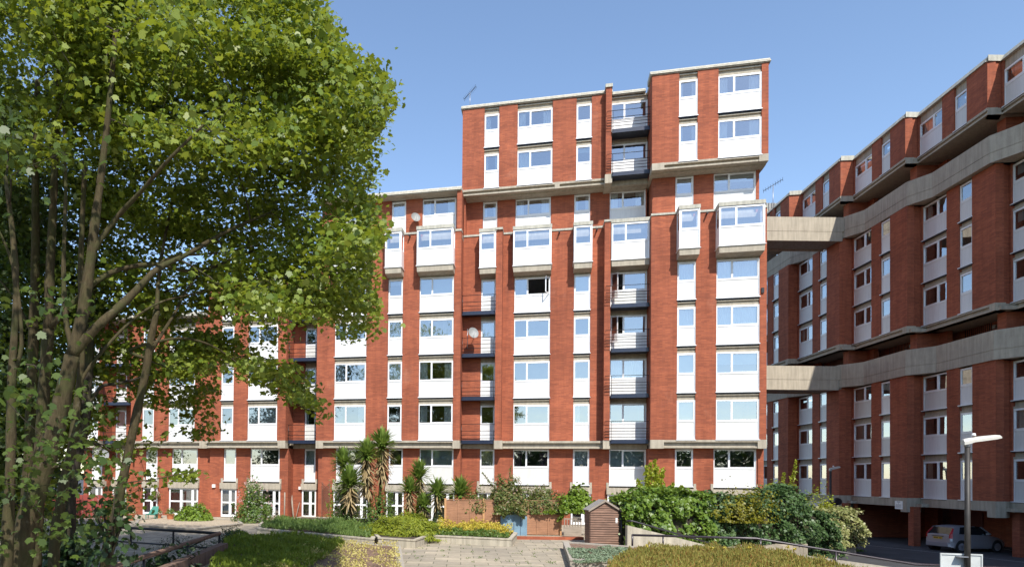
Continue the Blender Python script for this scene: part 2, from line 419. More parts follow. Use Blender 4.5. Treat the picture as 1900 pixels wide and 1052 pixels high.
FIN = [(-13.87, -13.47), (-7.33, -6.98)]
def body(b, sills, ztop, styles={}, skip_top=False, first_styles={}):
    n = b['n']; lo = n - .53 if b not in (B_, R2, R3) else n - .05
    e = gaps(b['L'], b['R'], b['cols'])
    piers(MF, n, 2.301, ztop, e); piers(MF, lo, TER - .2, 1.829, e if b not in (B_,) else e)
    for j, (u0, u1) in enumerate(b['cols']):
        column(MF, n, u0, u1, sills, min(ztop, sills[-1] + 2.72), styles.get(j))
        window(main, MF, u0, u1, FS, lo, big=(u1 - u0) > 1.5, top=1.80, style=first_styles.get(j))
        cb.box(MF, u0, u1, lo - .4, lo - .12, -.95, FS - .05)
        ground_door(MF, u0, u1, lo, (u1 - u0) > 1.5)
    block_core(MF, b['L'], b['R'], lo, [TER + .2, FS, 2.32] + sills[1:] + [ztop])
    return lo
body(C_, BS, 15.5, styles={1: ['none', 'half', 'net', 'net'], 0: ['blind', 'blind', 'net', 'net']}, first_styles={0: 'none', 1: 'none'})
body(B_, BS, 15.5, styles={1: ['none', 'none', 'none', 'open'], 2: ['left', 'none', 'none', 'blind'], 3: ['none', 'net', 'ajar', 'ajar'], 0: ['none', 'none', 'net', 'none']}, first_styles={1: 'plum', 0: 'cream'})
body(A_, BS, 15.5, styles={2: ['sides', 'sides', 'cream', 'blind'], 1: ['none', 'net', 'cream', 'half'], 0: ['sides', 'sides', 'none', 'none']}, first_styles={2: 'blind'})
body(R2, BS, 13.0); body(D_, BS, 13.0, first_styles={1: 'none'}); body(E_, BS[:3], 10.9); body(R3, BS[:3], 10.9); body(G_, BS[:3], 10.9)
# storey-1 bands, joints
J = .45
band(MF, -4.75, 1.45, 0, -.53, joints=[(-4.75, -4.0), (1.0, 1.45)])
band(MF, -13.4, -7.35, nB + .45, nB - .05); cb.box(MF, -13.9, -13.38, nB - .1, -.62, 1.80, 2.32); cb.box(MF, -7.36, -6.95, nB - .1, -.57, 1.80, 2.32)
cb.box(MF, -16.0, -13.9, nB - .3, nB + .12, 1.83, 2.12); cb.box(MF, -6.95, -4.75, nB - .3, nB + .12, 1.83, 2.12)
band(MF, -25.5, -16.0, -.2, -.73, joints=[(-25.5, -25.0), (-16.45, -16.0)])
band(MF, -33.3, -27.56, 0, -.53, joints=[(-28.1, -27.56)])
band(MF, -39.37, -33.32, -.35, -.88, joints=[(-39.37, -38.9), (-34.0, -33.32)])
band(MF, -43.24, -41.6, 0, -.53, joints=[(-42.0, -41.6)])
for a, b in ((-27.5, -25.5), (-41.55, -39.4)): cb.box(MF, a, b, nB - .3, nB + .12, 1.83, 2.12)
# first-floor overhang at B: wall B sits forward of its lower wall already; brick returns of the blocks
for b, zt in ((C_, 15.5), (A_, 15.5), (D_, 13.0), (E_, 10.9), (G_, 10.9)):
    side_wall(MF, b['L'] + .004, nB - .6, b['n'] - .4, 2.305, zt); side_wall(MF, b['R'] - .304, nB - .6, b['n'] - .4, 2.305, zt)
    side_wall(MF, b['L'] + .004, nB - .6, b['n'] - .9, TER - .2, 1.82); side_wall(MF, b['R'] - .304, nB - .6, b['n'] - .9, TER - .2, 1.82)
side_wall(MF, 1.146, -9, -.46, TER - .2, 15.5); side_wall(MF, -43.2, -9, -.46, TER - .2, 10.9)
# fins
for i, (a, b) in enumerate(FIN):
    wb.box(MF, a, b, nB + .004, nB + (.75 if i == 0 else .82), 2.321, 15.55)
    cap(main, MF, a - .03, b + .03, nB, nB + .87, 15.55, 15.68)
# parapet copings of the main body
for b in (C_, A_):
    e = gaps(b['L'], b['R'], [(x - .06, y + .06) for x, y in b['cols']])
    for x, y in e: cap(main, MF, x - .02, y + .02, b['n'] - .5, b['n'] + .05, 15.5, 15.62)
for x, y in ((-16.0, -14.95), (-13.44, -12.84), (-10.45, -9.15), (-8.03, -7.36)): cap(main, MF, x, y, nB - .5, nB + .05, 15.5, 15.62)
# bays at parapet level
for b in (C_, A_):
    for u0, u1 in b['cols']: bay(MF, u0, u1, b['n'], b['n'] + .8)
for u0, u1 in B_['cols'][:3]: bay(MF, u0, u1, nB, nB + .8)
bay(MF, -6.88, -4.80, nB, nB + .8)
# setback storey (sill 15.95 .. 18.05)
for b in (C_, A_, B_):
    n = b['n'] - .75; top = 18.08
    cols = b['cols']; L = b['L'] + (.15 if b is C_ else 0); R = b['R'] - (.2 if b is C_ else 0)
    piers(MF, n, 15.0, top, gaps(L, R, cols))
    for u0, u1 in cols: window(main, MF, u0, u1, 15.86, n, big=(u1 - u0) > 1.5, top=18.0, sillbar=False, style=('half' if b is C_ else None)); cb.box(MF, u0, u1, n - .4, n - .15, 15.0, 15.85)
    cb.box(MF, L, R, n - 3.2, b['n'] - .45, 15.2, 15.45)      # terrace slab behind the parapet
    ib.box(MF, L + .1, R - .1, n - 3.2, n - 3.0, 15.45, top)
side_wall(MF, .95, -9, -1.2, 15.4, 18.08); side_wall(MF, C_['L'] + .154, -9, -1.2, 15.4, 18.08)
side_wall(MF, -15.9, -9, -1.5, 15.4, 18.1, t=-.3)
wb.box(MF, -16.3, -16.0, -2.2, -.25, 15.5, 18.1)
# top block over C and B
TS = [18.46, 21.08]
for (L, R, n, cols, joints) in ((-4.78, 1.43, .3, C_['cols'], [(-4.78, -4.1), (.95, 1.43)]),
                                (-16.1, -6.98, nB + .3, [(-14.70, -13.76), (-12.61, -10.45), (-9.01, -8.10)], [(-10.3, -10.0)])):
    piers(MF, n, 18.451, 23.7, gaps(L, R, cols))
    for j, (u0, u1) in enumerate(cols):
        column(MF, n, u0, u1, TS, 23.72)
    band(MF, L, R, n, n - 1.0, 18.08, 18.45, joints)
    cb.box(MF, L, R, n - 1.2, n - .43, 18.02, 18.10)
    cb.box(MF, L + .02, R - .02, n - 4, n - 1.2, 18.02, 18.3)
    coping(MF, L - .12, R + .12, n, 23.7, 24.0)
    cb.box(MF, L, R, n - 9, n - 1.0, 23.6, 23.9)
    ib.box(MF, L + .1, R - .1, n - 3.2, n - 3.0, 18.3, 23.6)
    cb.box(MF, L + .02, R - .02, n - 3.2, n - .5, 20.75, 20.95)
side_wall(MF, -4.776, -9, -.1, 18.1, 23.7); side_wall(MF, 1.126, -9, -.1, 18.1, 23.7); side_wall(MF, -16.096, -9, -1.5, 18.1, 23.7)
# top balcony bay of B
wb.box(MF, -7.30, -6.96, nB - .5, nB + .82, 18.44, 23.75); cap(main, MF, -7.34, -6.92, nB - .5, nB + .9, 23.75, 23.95); cb.box(MF, -7.34, -6.93, nB - .8, nB + .86, 17.9, 18.44)
column(MF, nB, -6.93, -4.80, TS, 23.72); coping(MF, -6.9, -4.9, nB, 23.7, 24.0); cb.box(MF, -7.0, -4.78, nB - .8, nB + .1, 18.0, 18.4)
cb.box(MF, -6.98, -4.78, nB - 9, nB - 1.0, 23.6, 23.9); cb.box(MF, -6.9, -4.8, nB - .9, nB - .2, 17.98, 18.06)
# rainwater spouts through the parapet
for u, n in ((-1.75, 0), (-7.75, nB), (-12.98, nB), (-19.3, -.2), (-10.0, nB)):
    m = MB(); m.tube([MF(u, n - .02, 15.36), MF(u, n + .32, 15.33)], .05, 8); m.build('rainwater_spout', M['black'], main)
# balconies
HB = (1.12, .70, .54, .37, .18); HA = (1.03, .60, .35, .12)
for z in BS + TS[:1] + [21.08]:
    balcony(MF, -6.95, -4.78, nB - .05, nB + .95, z, HB, left_over=.30)
for z in BS: balcony(MF, -15.98, -13.9, nB - .05, nB + .72, z, HA)
for z in BS: balcony(MF, -27.5, -25.55, nB - .05, nB + 1.1, z, HA)
for z in BS[:3]: balcony(MF, -41.55, -39.4, nB - .05, nB + 1.1, z, HA)
# lower roofs
coping(MF, -25.6, -16.02, -.2, 18.12, 18.42)
wb.box(MF, -25.5, -25.2, -9, -1.0, 15.4, 18.12); cb.box(MF, -25.4, -16.1, -9, -1.3, 18.0, 18.3)
wb.box(MF, -25.5, -16.0, -1.25, -.3, 17.95, 18.12) if False else None
coping(MF, -33.4, -25.6, 0, 13.0, 13.32); coping(MF, -43.3, -33.4, 0, 10.9, 11.22)
cb.box(MF, -33.3, -25.5, -9, -1.0, 12.9, 13.2); cb.box(MF, -43.2, -33.3, -9, -1.0, 10.8, 11.1)
# rear wall, core walls and roofs so the block is solid
wb.box(MF, -16.1, 1.43, -9.3, -9.0, TER - .2, 23.6); wb.box(MF, -33.3, -16.1, -9.3, -9.0, TER - .2, 18.0 if False else 13.0); wb.box(MF, -25.5, -16.1, -9.29, -9.01, 13.0, 18.0); wb.box(MF, -43.2, -33.3, -9.3, -9.0, TER - .2, 10.8)
wb.build('wall', M['brick'], main); cb.build('concrete_frame', M['conc'], main); ib.build('interior_wall', M['room'], main)
print('WINDOWS main', wcount[0])
# ================================================================ RIGHT BUILDING
wing = thing('apartment_building', (33, 40, PARK), 'red brick gallery block of flats in shade at the right, raised over a car port', 'apartment building')
wcount[0] = 0
def corners(pts, near, far):
    p = [np.array(q, float) for q in pts]; return [np.array(q, float) for q in near] + p + [np.array(q, float) for q in far]
BC = corners([(31.69, 35.27), (31.30, 40.83), (30.95, 46.49), (30.81, 52.24)], [(32.6, 18.5), (32.3, 24.1), (32.0, 29.7)], [(30.65, 58.0)])
TC = corners([(31.28, 35.27), (31.19, 40.83), (31.02, 46.49), (30.85, 52.24)], [(31.5, 18.5), (31.45, 24.1), (31.35, 29.7)], [(30.7, 58.0)])
GU = [(a + np.array((.08, 0))) for a in TC]; GL = [a - np.array((.10, 0)) for a in BC]
MS, LS, TP = [9.47, 12.07, 14.65], [-.96, 1.68, 4.32], 19.75
w2, c2, i2 = MB(), MB(), MB(); GM = [MB(), MB()]
def facet(p, az, length):
    d = np.array((math.sin(az), math.cos(az)))
    return frame((p[0], p[1]), (-d[0], -d[1])), p + d * length      # u=0 at the near corner, negative u goes away
def t_of(fr, x):
    k = (x - CX) / F_PX; P, U = fr.P, fr.U
    return (k * P.y - P.x) / (U.x - k * U.y)
def wing_window(fr, u0, u1, z0, big, top, n=0.0):
    window(wing, fr, u0, u1, z0, n, big=big, top=top, flip=True, style=random.choices(['none', 'sides', 'blind', 'left', 'half'], [44, 18, 10, 18, 10])[0])
for k in range(len(BC) - 1):
    az = math.radians(5.5); L = 5.75
    fr, end = facet(BC[k], az, L)
    if k == 3: print('facet cols', [round(t_of(fr, x), 2) for x in (1848, 1808.5, 1785, 1755, 1708.4)])
    if k == 4: print('facet cols', [round(t_of(fr, x), 2) for x in (1683, 1655, 1637, 1616.5, 1581)])
    sm, bg_ = (-2.60, -1.62), (-5.60, -3.55)
    vis = k >= 2
    for (z0, z1, sills, ztop) in ((-.97, 6.45, LS, 6.45), (9.45, 16.8, MS, 16.8)):
        for a, b in ((-L, bg_[0]), (bg_[1], sm[0]), (sm[1], 0)): w2.box(fr, a, b, -.4, 0, z0, z1)
        for ci, (a, b) in enumerate((sm, bg_)):
            for i, s in enumerate(sills):
                nx = sills[i + 1] if i < 2 else ztop; zt = min(s + 2.2, nx - .08)
                if vis: wing_window(fr, a, b, s, ci == 1, zt)
                else: w2.box(fr, a, b, -.4, -.1, s, nx)
                c2.box(fr, a, b, -.45, -.16, zt, nx - .05)
                c2.box(fr, a, b, -.16, -.06, zt, min(zt + .12, nx - .1))
        i2.box(fr, -L + .05, -.6, -3.2, -3.0, z0, z1)
        for s in sills: c2.box(fr, -L + .02, -.75, -3.2, -.45, s - .28, s - .1)
    # return wall to the previous (nearer of next) corner
    nc = BC[k + 1] if k + 1 < len(BC) else None
    if nc is not None:
        for (z0, z1) in ((-.97, 6.45), (9.45, 16.8)):
            e2 = np.array(fr(-L, 0, 0)[:2]); d = nc - e2; r = frame(e2, d)
            w2.hull([(e2[0], e2[1], z0), (nc[0], nc[1], z0), (nc[0] + .25, nc[1] + .35, z0), (e2[0] + .3, e2[1] + .3, z0)], [(e2[0], e2[1], z1), (nc[0], nc[1], z1), (nc[0] + .25, nc[1] + .35, z1), (e2[0] + .3, e2[1] + .3, z1)])
        # base bands following facet + return
        for (zl, zh, pr) in ((-1.50, -.971, .02), (9.05, 9.449, .02)):
            c2.box(fr, -L - .0, 0.0, -.5, pr, zl if zl < 0 else zl + .27, zh); c2.box(fr, -L, -.0, -.5, -.12 if zl > 0 else pr - .01, zl, zh - .13)
            if zl > 0: c2.box(fr, -L, -.45, -.4, pr - .01, zl, zl + .10)
            e2 = np.array(fr(-L, pr, 0)[:2]); q = np.array([nc[0] - .02, nc[1]])
            zz = zl if zl > 0 else -1.83
            c2.hull([(e2[0], e2[1], zz), (q[0], q[1], zz), (q[0] + .3, q[1] + .5, zz), (e2[0] + .5, e2[1] + .5, zz)], [(e2[0], e2[1] - .004, zh), (q[0], q[1] - .004, zh), (q[0] + .3, q[1] + .5, zh), (e2[0] + .5, e2[1] + .5, zh)])
        c2.box(fr, -.55, .004, -.5, .03, -1.83, -.975); c2.box(fr, -.40, .004, -.5, .03, 9.05, 9.455)
    # top storey
    azt = math.radians(6.8); frt, endt = facet(TC[k], azt, 5.62)
    Lt = 5.62
    for a, b in ((-Lt, bg_[0] + .1), (bg_[1] + .1, sm[0] + .12), (sm[1] + .12, 0)): w2.box(frt, a, b, -.4, 0, TP, 22.2)
    for ci, (a, b) in enumerate(((sm[0] + .12, sm[1] + .12), (bg_[0] + .1, bg_[1] + .1))):
        if vis: wing_window(frt, a, b, TP, ci == 1, 21.7)
        c2.box(frt, a, b, -.45, -.12, 21.7 if vis else TP, 22.2)
    i2.box(frt, -Lt, -.6, -3.2, -3.0, TP, 22.2); k2 = MB()
    if k + 1 < len(TC):
        nc = TC[k + 1]; e2 = np.array(frt(-Lt, 0, 0)[:2])
        def ret(mb, z0, z1, off):
            a = e2 + np.array((0, -off)); b = nc + np.array((-off * .3, -off)); s = np.array((.3, .5))
            mb.hull([(*a, z0), (*b, z0), (*(b + s), z0), (*(a + s), z0)], [(*a, z1), (*b, z1), (*(b + s), z1), (*(a + s), z1)])
        ret(w2, TP, 22.2, 0); ret(c2, 19.38, TP - .001, .015); ret(k2, 22.2, 22.52, .09)
        c2.box(frt, -Lt, 0, -.5, .02, TP - .14, TP - .001); c2.box(frt, -Lt, 0, -.45, -.1, 19.47, TP - .141); c2.box(frt, -Lt, 0, -2.6, .0, 19.38, 19.469)
        k2.hull([frt(-Lt, -1.19, 22.203), frt(-.01, -1.19, 22.203), frt(-.01, .094, 22.203), frt(-Lt, .094, 22.203)], [frt(-Lt, -1.19, 22.515), frt(-.01, -1.19, 22.515), frt(-.01, -.086, 22.515), frt(-Lt, -.086, 22.515)], 1)
        u = -Lt
        while u < -.02:
            v = min(u + .6, .0); v = 0.0 if -v < .2 else v
            k2.hull([frt(u + .008, -1.2, 22.2), frt(v - .008, -1.2, 22.2), frt(v - .008, .1, 22.2), frt(u + .008, .1, 22.2)], [frt(u + .008, -1.2, 22.52), frt(v - .008, -1.2, 22.52), frt(v - .008, -.08, 22.52), frt(u + .008, -.08, 22.52)]); u = v
        k2.build('coping', [M['coping'], M['mortar']], wing)
    # galleries: chamfered parapet
    for gi, (gc, zb, zt, off) in enumerate(((GU, 16.8, 18.25, .25), (GL, 6.45, 8.0, .2))):
        g2 = GM[gi]
        p = gc[k]; q = gc[k + 1] if k + 1 < len(gc) else None
        d = np.array((math.sin(math.radians(6)), math.cos(math.radians(6)))); pe = p + d * 4.3
        segs = [(p, pe)] + ([(pe, q)] if q is not None else [])
        zg = zb + .52
        for a, b in segs:
            dd = (b - a) / np.linalg.norm(b - a); nn = np.array((dd[1], -dd[0]))       # to the right (inside)
            for z0, z1, o in ((zb, zg - .012, 0), (zg - .012, zg + .012, .03), (zg + .012, zt, 0)):
                a1, b1 = a + nn * o, b + nn * o
                g2.hull([(*a1, z0), (*b1, z0), (*(b + nn * .16 + dd * .02), z0), (*(a + nn * .16), z0)], [(*a1, z1), (*b1, z1), (*(b + nn * .16 + dd * .02), z1), (*(a + nn * .16), z1)])
            a1, b1 = a + nn * .14, b + nn * .14
            g2.hull([(*a1, zb + .02), (*b1, zb + .02), (*(b + nn * 2.6), zb + .02), (*(a + nn * 2.6), zb + .02)], [(*a1, zg - .05), (*b1, zg - .05), (*(b + nn * 2.6), zg - .05), (*(a + nn * 2.6), zg - .05)])
        # recessed gallery wall with doors
    for (z0, z1) in ((7.0, 9.3), (17.35, 19.5)):
        w2.box(fr, -L - .4, .4, -2.3, -2.0, z0, z1); w2.box(fr, -.9, -.3, -2.0, -.75, z0, z1 if z0 < 9 else 19.38)
        c2.box(fr, -L - .5, .2, -2.6, -.1, z1 - .25, z1 - .05) if z0 < 9 else None
        if vis:
            dm = MB(); dm.box(fr, -2.3, -1.45, -2.0, -1.96, z0, z0 + 2.0); dd_ = dm.build('door', plain('red_door', (.16, .04, .03), .4) if 'red_door' not in bpy.data.materials else bpy.data.materials['red_door'], wing)
            hd = MB(); hd.box(fr, -1.55, -1.49, -1.96, -1.92, z0 + .95, z0 + 1.05); hd.build('handle', M['metal'], dd_)
            dm = MB()
            for q in range(14): dm.box(fr, -4.9 + q * .15, -4.87 + q * .15, -1.96, -1.93, z0, z1 - .26)
            dm.build('gallery_grille', M['black'], wing)
            lp = MB(); lp.box(fr, -2.75, -2.55, -1.99, -1.85, z1 - .65, z1 - .45); lp.build('bulkhead_light', M['dish'], wing)
    # piers of the car port
    cx_ = BC[k][0] + (.16 if k >= 4 else .95); wbox(w2, cx_, cx_ + .42, BC[k][1] - .3, BC[k][1] + .12, PARK - .1, -1.5)
    w2.box(fr, -L - .6, .5, -6.3, -6.0, PARK - .1, -1.45)
    if k % 2 and k != 3: w2.box(fr, -1.0, -.7, -6.0, -1.6, PARK - .1, -1.5)
    c2.box(fr, -L - .5, .5, -6.3, -.5, -1.5, -1.32)
    if vis:
        dm = MB()
        for q in range(16): dm.box(fr, -4.9 + q * .16, -4.75 + q * .16, -5.96, -5.93, PARK, PARK + 2.0)
        dm.build('garage_boarding', bpy.data.materials['red_door'], wing)
# rear / roof solids
w2.box(XY, 40.5, 40.8, -63, -18, PARK, 22.2) ; c2.box(XY, 33.2, 40.8, -63, -18, 22.0, 22.3)
w2.box(XY, 32.9, 40.8, -18.2, -17.9, -1.5, 22.2)
w2.box(XY, 29.6, 34.0, -20.0, -9.0, PARK, 23.2); c2.box(XY, 29.4, 34.2, -20.2, -8.8, 23.2, 23.5)      # unseen tower added out of view to shade the car park
w2.build('wall', M['brick'], wing); c2.build('concrete_frame', M['conc'], wing); i2.build('interior_wall', M['room'], wing)
for g_ in GM: g_.build('gallery_parapet', M['conc'], wing)
print('WINDOWS wing', wcount[0])
# footbridges
for (x0, xe, zt, zb, gp, nm) in ((26.2, GU[5][0] + .05, 18.2, 16.55, 17.2, 'upper concrete footbridge between the two brick blocks, nearest the roofs'), (26.2, GL[5][0] + .05, 7.9, 6.25, 6.95, 'lower concrete footbridge between the two brick blocks, half way up')):
    Yb = 46.3; b = thing('footbridge', (28.5, Yb, zb), nm, 'footbridge', 'footbridges between the blocks'); a = MB()
    for yy, s in ((Yb, 1), (Yb + 2.2, -1)):
        for z0, z1, o in ((zb, gp - .012, 0), (gp - .012, gp + .012, .03), (gp + .012, zt, 0)):
            y0, y1 = sorted((yy + o * s, yy + .16 * s)); wbox(a, 21.5, xe - (.0 if z0 > zb else .12), y0, y1, z0, z1)
    a.build('parapet', M['conc'], b); a = MB(); wbox(a, 21.5, xe + .2, Yb + .17, Yb + 2.03, zb + .1, zb + .35)
    for q in range(6): wbox(a, 22 + q * 1.5, 22.06 + q * 1.5, Yb + .17, Yb + 2.03, zb + .08, zb + .1)
    a.build('deck', M['concd'], b)
# ================================================================ GROUND
def gp(x, y, z=TER): q = G(x, y, z); return (float(q[0]), float(q[1]))
def paving(name):
    m, t, b = mat(name); v = coords(t, 'UV')
    mp = nd(t, 'ShaderNodeMapping'); mp.inputs['Rotation'].default_value = (0, 0, math.radians(6)); t.links.new(v, mp.inputs[0])
    br = nd(t, 'ShaderNodeTexBrick', Scale=1.0); br.inputs['Mortar Size'].default_value = .016; br.inputs['Brick Width'].default_value = .92; br.inputs['Row Height'].default_value = .61
    br.inputs['Mortar Smooth'].default_value = .3
    br.inputs['Color1'].default_value = (.47, .40, .30, 1); br.inputs['Color2'].default_value = (.33, .285, .225, 1); br.inputs['Mortar'].default_value = (.13, .12, .075, 1)
    t.links.new(mp.outputs[0], br.inputs['Vector'])
    o = coords(t)
    a = mixc(t, 1, br.outputs[0], ramp(t, noise(t, o, .5, 6, .65), [(.3, (.72, .73, .72)), (.7, (1.12, 1.1, 1.08))]), 'MULTIPLY')
    a = mixc(t, 1, a, ramp(t, noise(t, o, 7, 5, .7), [(.3, (.82, .82, .8)), (.65, (1.06, 1.06, 1.05))]), 'MULTIPLY')
    moss = ramp(t, noise(t, o, 1.3, 5, .7), [(.56, (0, 0, 0)), (.68, (1, 1, 1))]); jm = mixc(t, 1, moss, br.outputs['Fac'], 'MULTIPLY')
    a = mixc(t, jm, a, (.10, .13, .04))
    t.links.new(a, b.inputs['Base Color']); b.inputs['Roughness'].default_value = .92; bump(t, b, br.outputs['Fac'], -.5, .01); return m
M['paving'] = paving('paving_slabs')
M['asphalt'] = plain('asphalt', (.052, .052, .056), .9, 0, .3, .8, bmp=.3)
M['soil'] = plain('mulch', (.20, .125, .085), .95, 0, .45, 9, bmp=.6)
M['soild'] = plain('dark_soil', (.07, .05, .035), .95, 0, .4, 6, bmp=.6)
M['gravel'] = plain('gravel', (.42, .34, .24), .95, 0, .35, 16, bmp=.6)
M['kerb'] = concrete('kerb_stone', (.40, .36, .30), .3, 6)
M['lowwall'] = concrete('planter_concrete', (.47, .42, .33), .5, 3)
M['timber'] = concrete('old_timber', (.20, .13, .10), .6, 5)
def barkmat(name, c):
    m, t, b = mat(name); v = coords(t, 'Object', (5, 5, 1.2)); v2 = coords(t, 'Object', (1, 1, 1))
    n1 = noise(t, v, 3.0, 8, .7); a = ramp(t, n1, [(.3, tuple(x * .45 for x in c)), (.55, c), (.8, tuple(x * 1.5 for x in c))])
    a = mixc(t, ramp(t, noise(t, v2, 2.2, 5, .6), [(.45, (0, 0, 0)), (.65, (.8, .8, .8))]), a, (.055, .06, .022))
    a = mixc(t, ramp(t, noise(t, v2, 5, 4, .6), [(.60, (0, 0, 0)), (.72, (.6, .6, .6))]), a, (.14, .12, .08))
    t.links.new(a, b.inputs['Base Color']); b.inputs['Roughness'].default_value = .95; b.inputs['Specular IOR Level'].default_value = .2; bump(t, b, n1, .9, .03); return m
M['bark'] = barkmat('bark', (.072, .056, .030))
M['barkd'] = barkmat('dark_bark', (.05, .04, .032))
M['terra'] = plain('terracotta', (.45, .16, .07), .8)
M['redp'] = plain('red_timber', (.30, .055, .04), .7, 0, .2, 2)
gm = MB(); gm.face([(-1500, -1500, PARK), (1500, -1500, PARK), (1500, 1500, PARK), (-1500, 1500, PARK)]); tag(gm.build('ground', M['asphalt']), kind='structure')
BR = MF(1.7, .3, 0)[:2]; BRB = MF(1.7, -9.5, 0)[:2]
WEEDS = True
ter = [(-90, -6), (13.4, -6), (13.4, 19.5), (14.2, 25.2), (13.9, 27.6), (19.2, 31.0), (20.2, 34), BR, BRB, (-20, 62), (-90, 62)]
tm = MB(); tm.prism(ter, PARK - .2, TER, 0, True, False); tag(tm.build('terrace', [M['paving']]), kind='structure')
# parking lines
lm = MB()
def strip(m, a, b, wd, z):
    a, b = Vector((*a, 0)), Vector((*b, 0)); d = (b - a).normalized(); n = Vector((d.y, -d.x, 0)) * wd / 2
    m.face([(*(a - n)[:2], z), (*(b - n)[:2], z), (*(b + n)[:2], z), (*(a + n)[:2], z)])
strip(lm, gp(1560, 1006, PARK), gp(1790, 1030, PARK), .07, PARK + .004); strip(lm, gp(1790, 1030, PARK), gp(1905, 1043, PARK), .07, PARK + .004)
strip(lm, gp(1843, 1014, PARK), gp(1885, 1022, PARK), .09, PARK + .004); strip(lm, gp(1880, 1026, PARK), gp(1905, 1034, PARK), .08, PARK + .004)
tag(lm.build('parking_markings', plain('faded_line_paint', (.45, .45, .45), .8, 0, .3, 3)), kind='structure')
# ---------------------------------------------------------------- planters and beds
def bed(name, label, cat, poly, ztop, kerbw=.16, soil='soil', wall='lowwall', zb=TER, drop=.05, group=None, cap=None):
    t = thing(name, (poly[0][0], poly[0][1], zb), label, cat, group); P = [Vector((x, y, 0)) for x, y in poly]
    c = sum(P, Vector()) / len(P); inn = []
    n = len(P)
    for i in range(n):
        a, b, d = P[i - 1], P[i], P[(i + 1) % n]
        e1 = (b - a).normalized(); e2 = (d - b).normalized(); n1 = Vector((-e1.y, e1.x, 0)); n2 = Vector((-e2.y, e2.x, 0))
        if (c - b).dot(n1) < 0: n1 = -n1
        if (c - b).dot(n2) < 0: n2 = -n2
        s = n1 + n2; s = s / max(.3, s.length_squared) * 2; inn.append(b + s * kerbw)
    m = MB()
    for i in range(n):
        j = (i + 1) % n; a, b, ai, bi = P[i], P[j], inn[i], inn[j]
        for z0, z1, o in ((zb - .3, ztop - .06, 0), (ztop - .06, ztop, .035)):
            oa, ob = a + (a - ai).normalized() * o, b + (b - bi).normalized() * o
            m.face([(*oa[:2], z0), (*ob[:2], z0), (*ob[:2], z1), (*oa[:2], z1)])
            m.face([(*ob[:2], z1), (*oa[:2], z1), (*ai[:2], z1), (*bi[:2], z1)]); m.face([(*oa[:2], z0), (*ob[:2], z0), (*b[:2], z0), (*a[:2], z0)])
            m.face([(*bi[:2], z0), (*ai[:2], z0), (*ai[:2], z1), (*bi[:2], z1)])
    m.build('kerb', M[wall], t); s = MB(); s.face([(p.x, p.y, ztop - drop) for p in inn]); s.build('soil', M[soil], t)
    return t, [(p.x, p.y) for p in inn]
p1 = [gp(476, 990), gp(694, 1012), gp(700, 1000), gp(815, 975), gp(560, 966), gp(520, 975)]
planter1, in1 = bed('planter', 'long low concrete planter with yuccas and trailing juniper', 'planter', p1, TER + .30, .18, 'soild')
p1b = [gp(694, 1004), gp(702, 1012), gp(770, 1017), gp(794, 1007), gp(800, 992), gp(720, 990)]
planterj, in1b = bed('planter', 'angular concrete planter overflowing with yellow green juniper', 'planter', p1b, TER + .36, .12, 'soild')
p2 = [gp(797, 1006), gp(949, 1014), gp(959, 1001), gp(920, 990), gp(812, 985)]
planter2, in2 = bed('planter', 'concrete planter of yellow flowers in front of the timber fence', 'planter', p2, TER + .34, .16, 'soild')
p3 = [gp(1045, 1018), (9.3, 26.05), (13.6, 25.15), (14.3, 24.6), (13.3, 18.0), gp(1058, 1054)]
bedr, in3 = bed('flower_bed', 'raised bed with stone kerb, rusty green grasses and grey ground cover', 'flower bed', p3, TER + .32, .2, 'soil', 'kerb')
p4 = [gp(742, 1016), gp(752, 1075), gp(380, 1075), gp(428, 1001), gp(500, 999), gp(600, 1007)]
bedl, in4 = bed('flower_bed', 'mulched bed of yellow leaved plants with a pale kerb beside the paving', 'flower bed', p4, TER + .10, .22, 'soil', 'kerb', drop=.02)
p5 = [gp(250, 977), gp(361, 985), gp(450, 974), gp(440, 968), gp(300, 962), gp(255, 968)]
bedg, in5 = bed('flower_bed', 'gravel bed with a low kerb around the round bush', 'flower bed', p5, TER + .14, .12, 'gravel', 'kerb')
p6 = [gp(480, 977), gp(535, 979), gp(560, 976), gp(555, 968), gp(490, 966)]
patio, in6 = bed('flower_bed', 'small kerbed patio bed with pots below the leaning planks', 'flower bed', p6, TER + .12, .12, 'gravel', 'kerb')
# ---------------------------------------------------------------- timber fence
def plank(name, c, sc2=(.6, .6, 14), var=.3):
    m, t, b = mat(name); v = coords(t, 'UV', (1.2, 14, 1)); o = coords(t)
    a = ramp(t, noise(t, v, 1.5, 4, .6), [(.3, tuple(x * (1 - var) for x in c)), (.7, tuple(x * (1 + var) for x in c))])
    a = mixc(t, .3, a, ramp(t, noise(t, o, 2, 4), [(.35, tuple(x * .5 for x in c)), (.65, tuple(x * 1.3 for x in c))]))
    t.links.new(a, b.inputs['Base Color']); b.inputs['Roughness'].default_value = .85; return m
M['fence'] = plank('fence_timber', (.36, .185, .105)); M['post'] = plank('post_timber', (.48, .26, .12)); M['shed'] = plank('shed_timber', (.20, .115, .08), var=.5)
M['blue'] = plank('blue_board', (.16, .26, .34), var=.12)
FY = 34.2
FX = [float(AY(x, 960, FY)[0]) for x in (826, 897, 973, 1040)]
fn = thing('timber_fence', (FX[0], FY, TER), 'weathered larch lap garden fence with taller pale posts behind the yellow flowers', 'fence')
for i in range(4):
    a = MB(); wbox(a, FX[i] - .05, FX[i] + .05, FY - .06, FY + .05, TER, TER + 1.83); a.build('post', M['post'], fn)
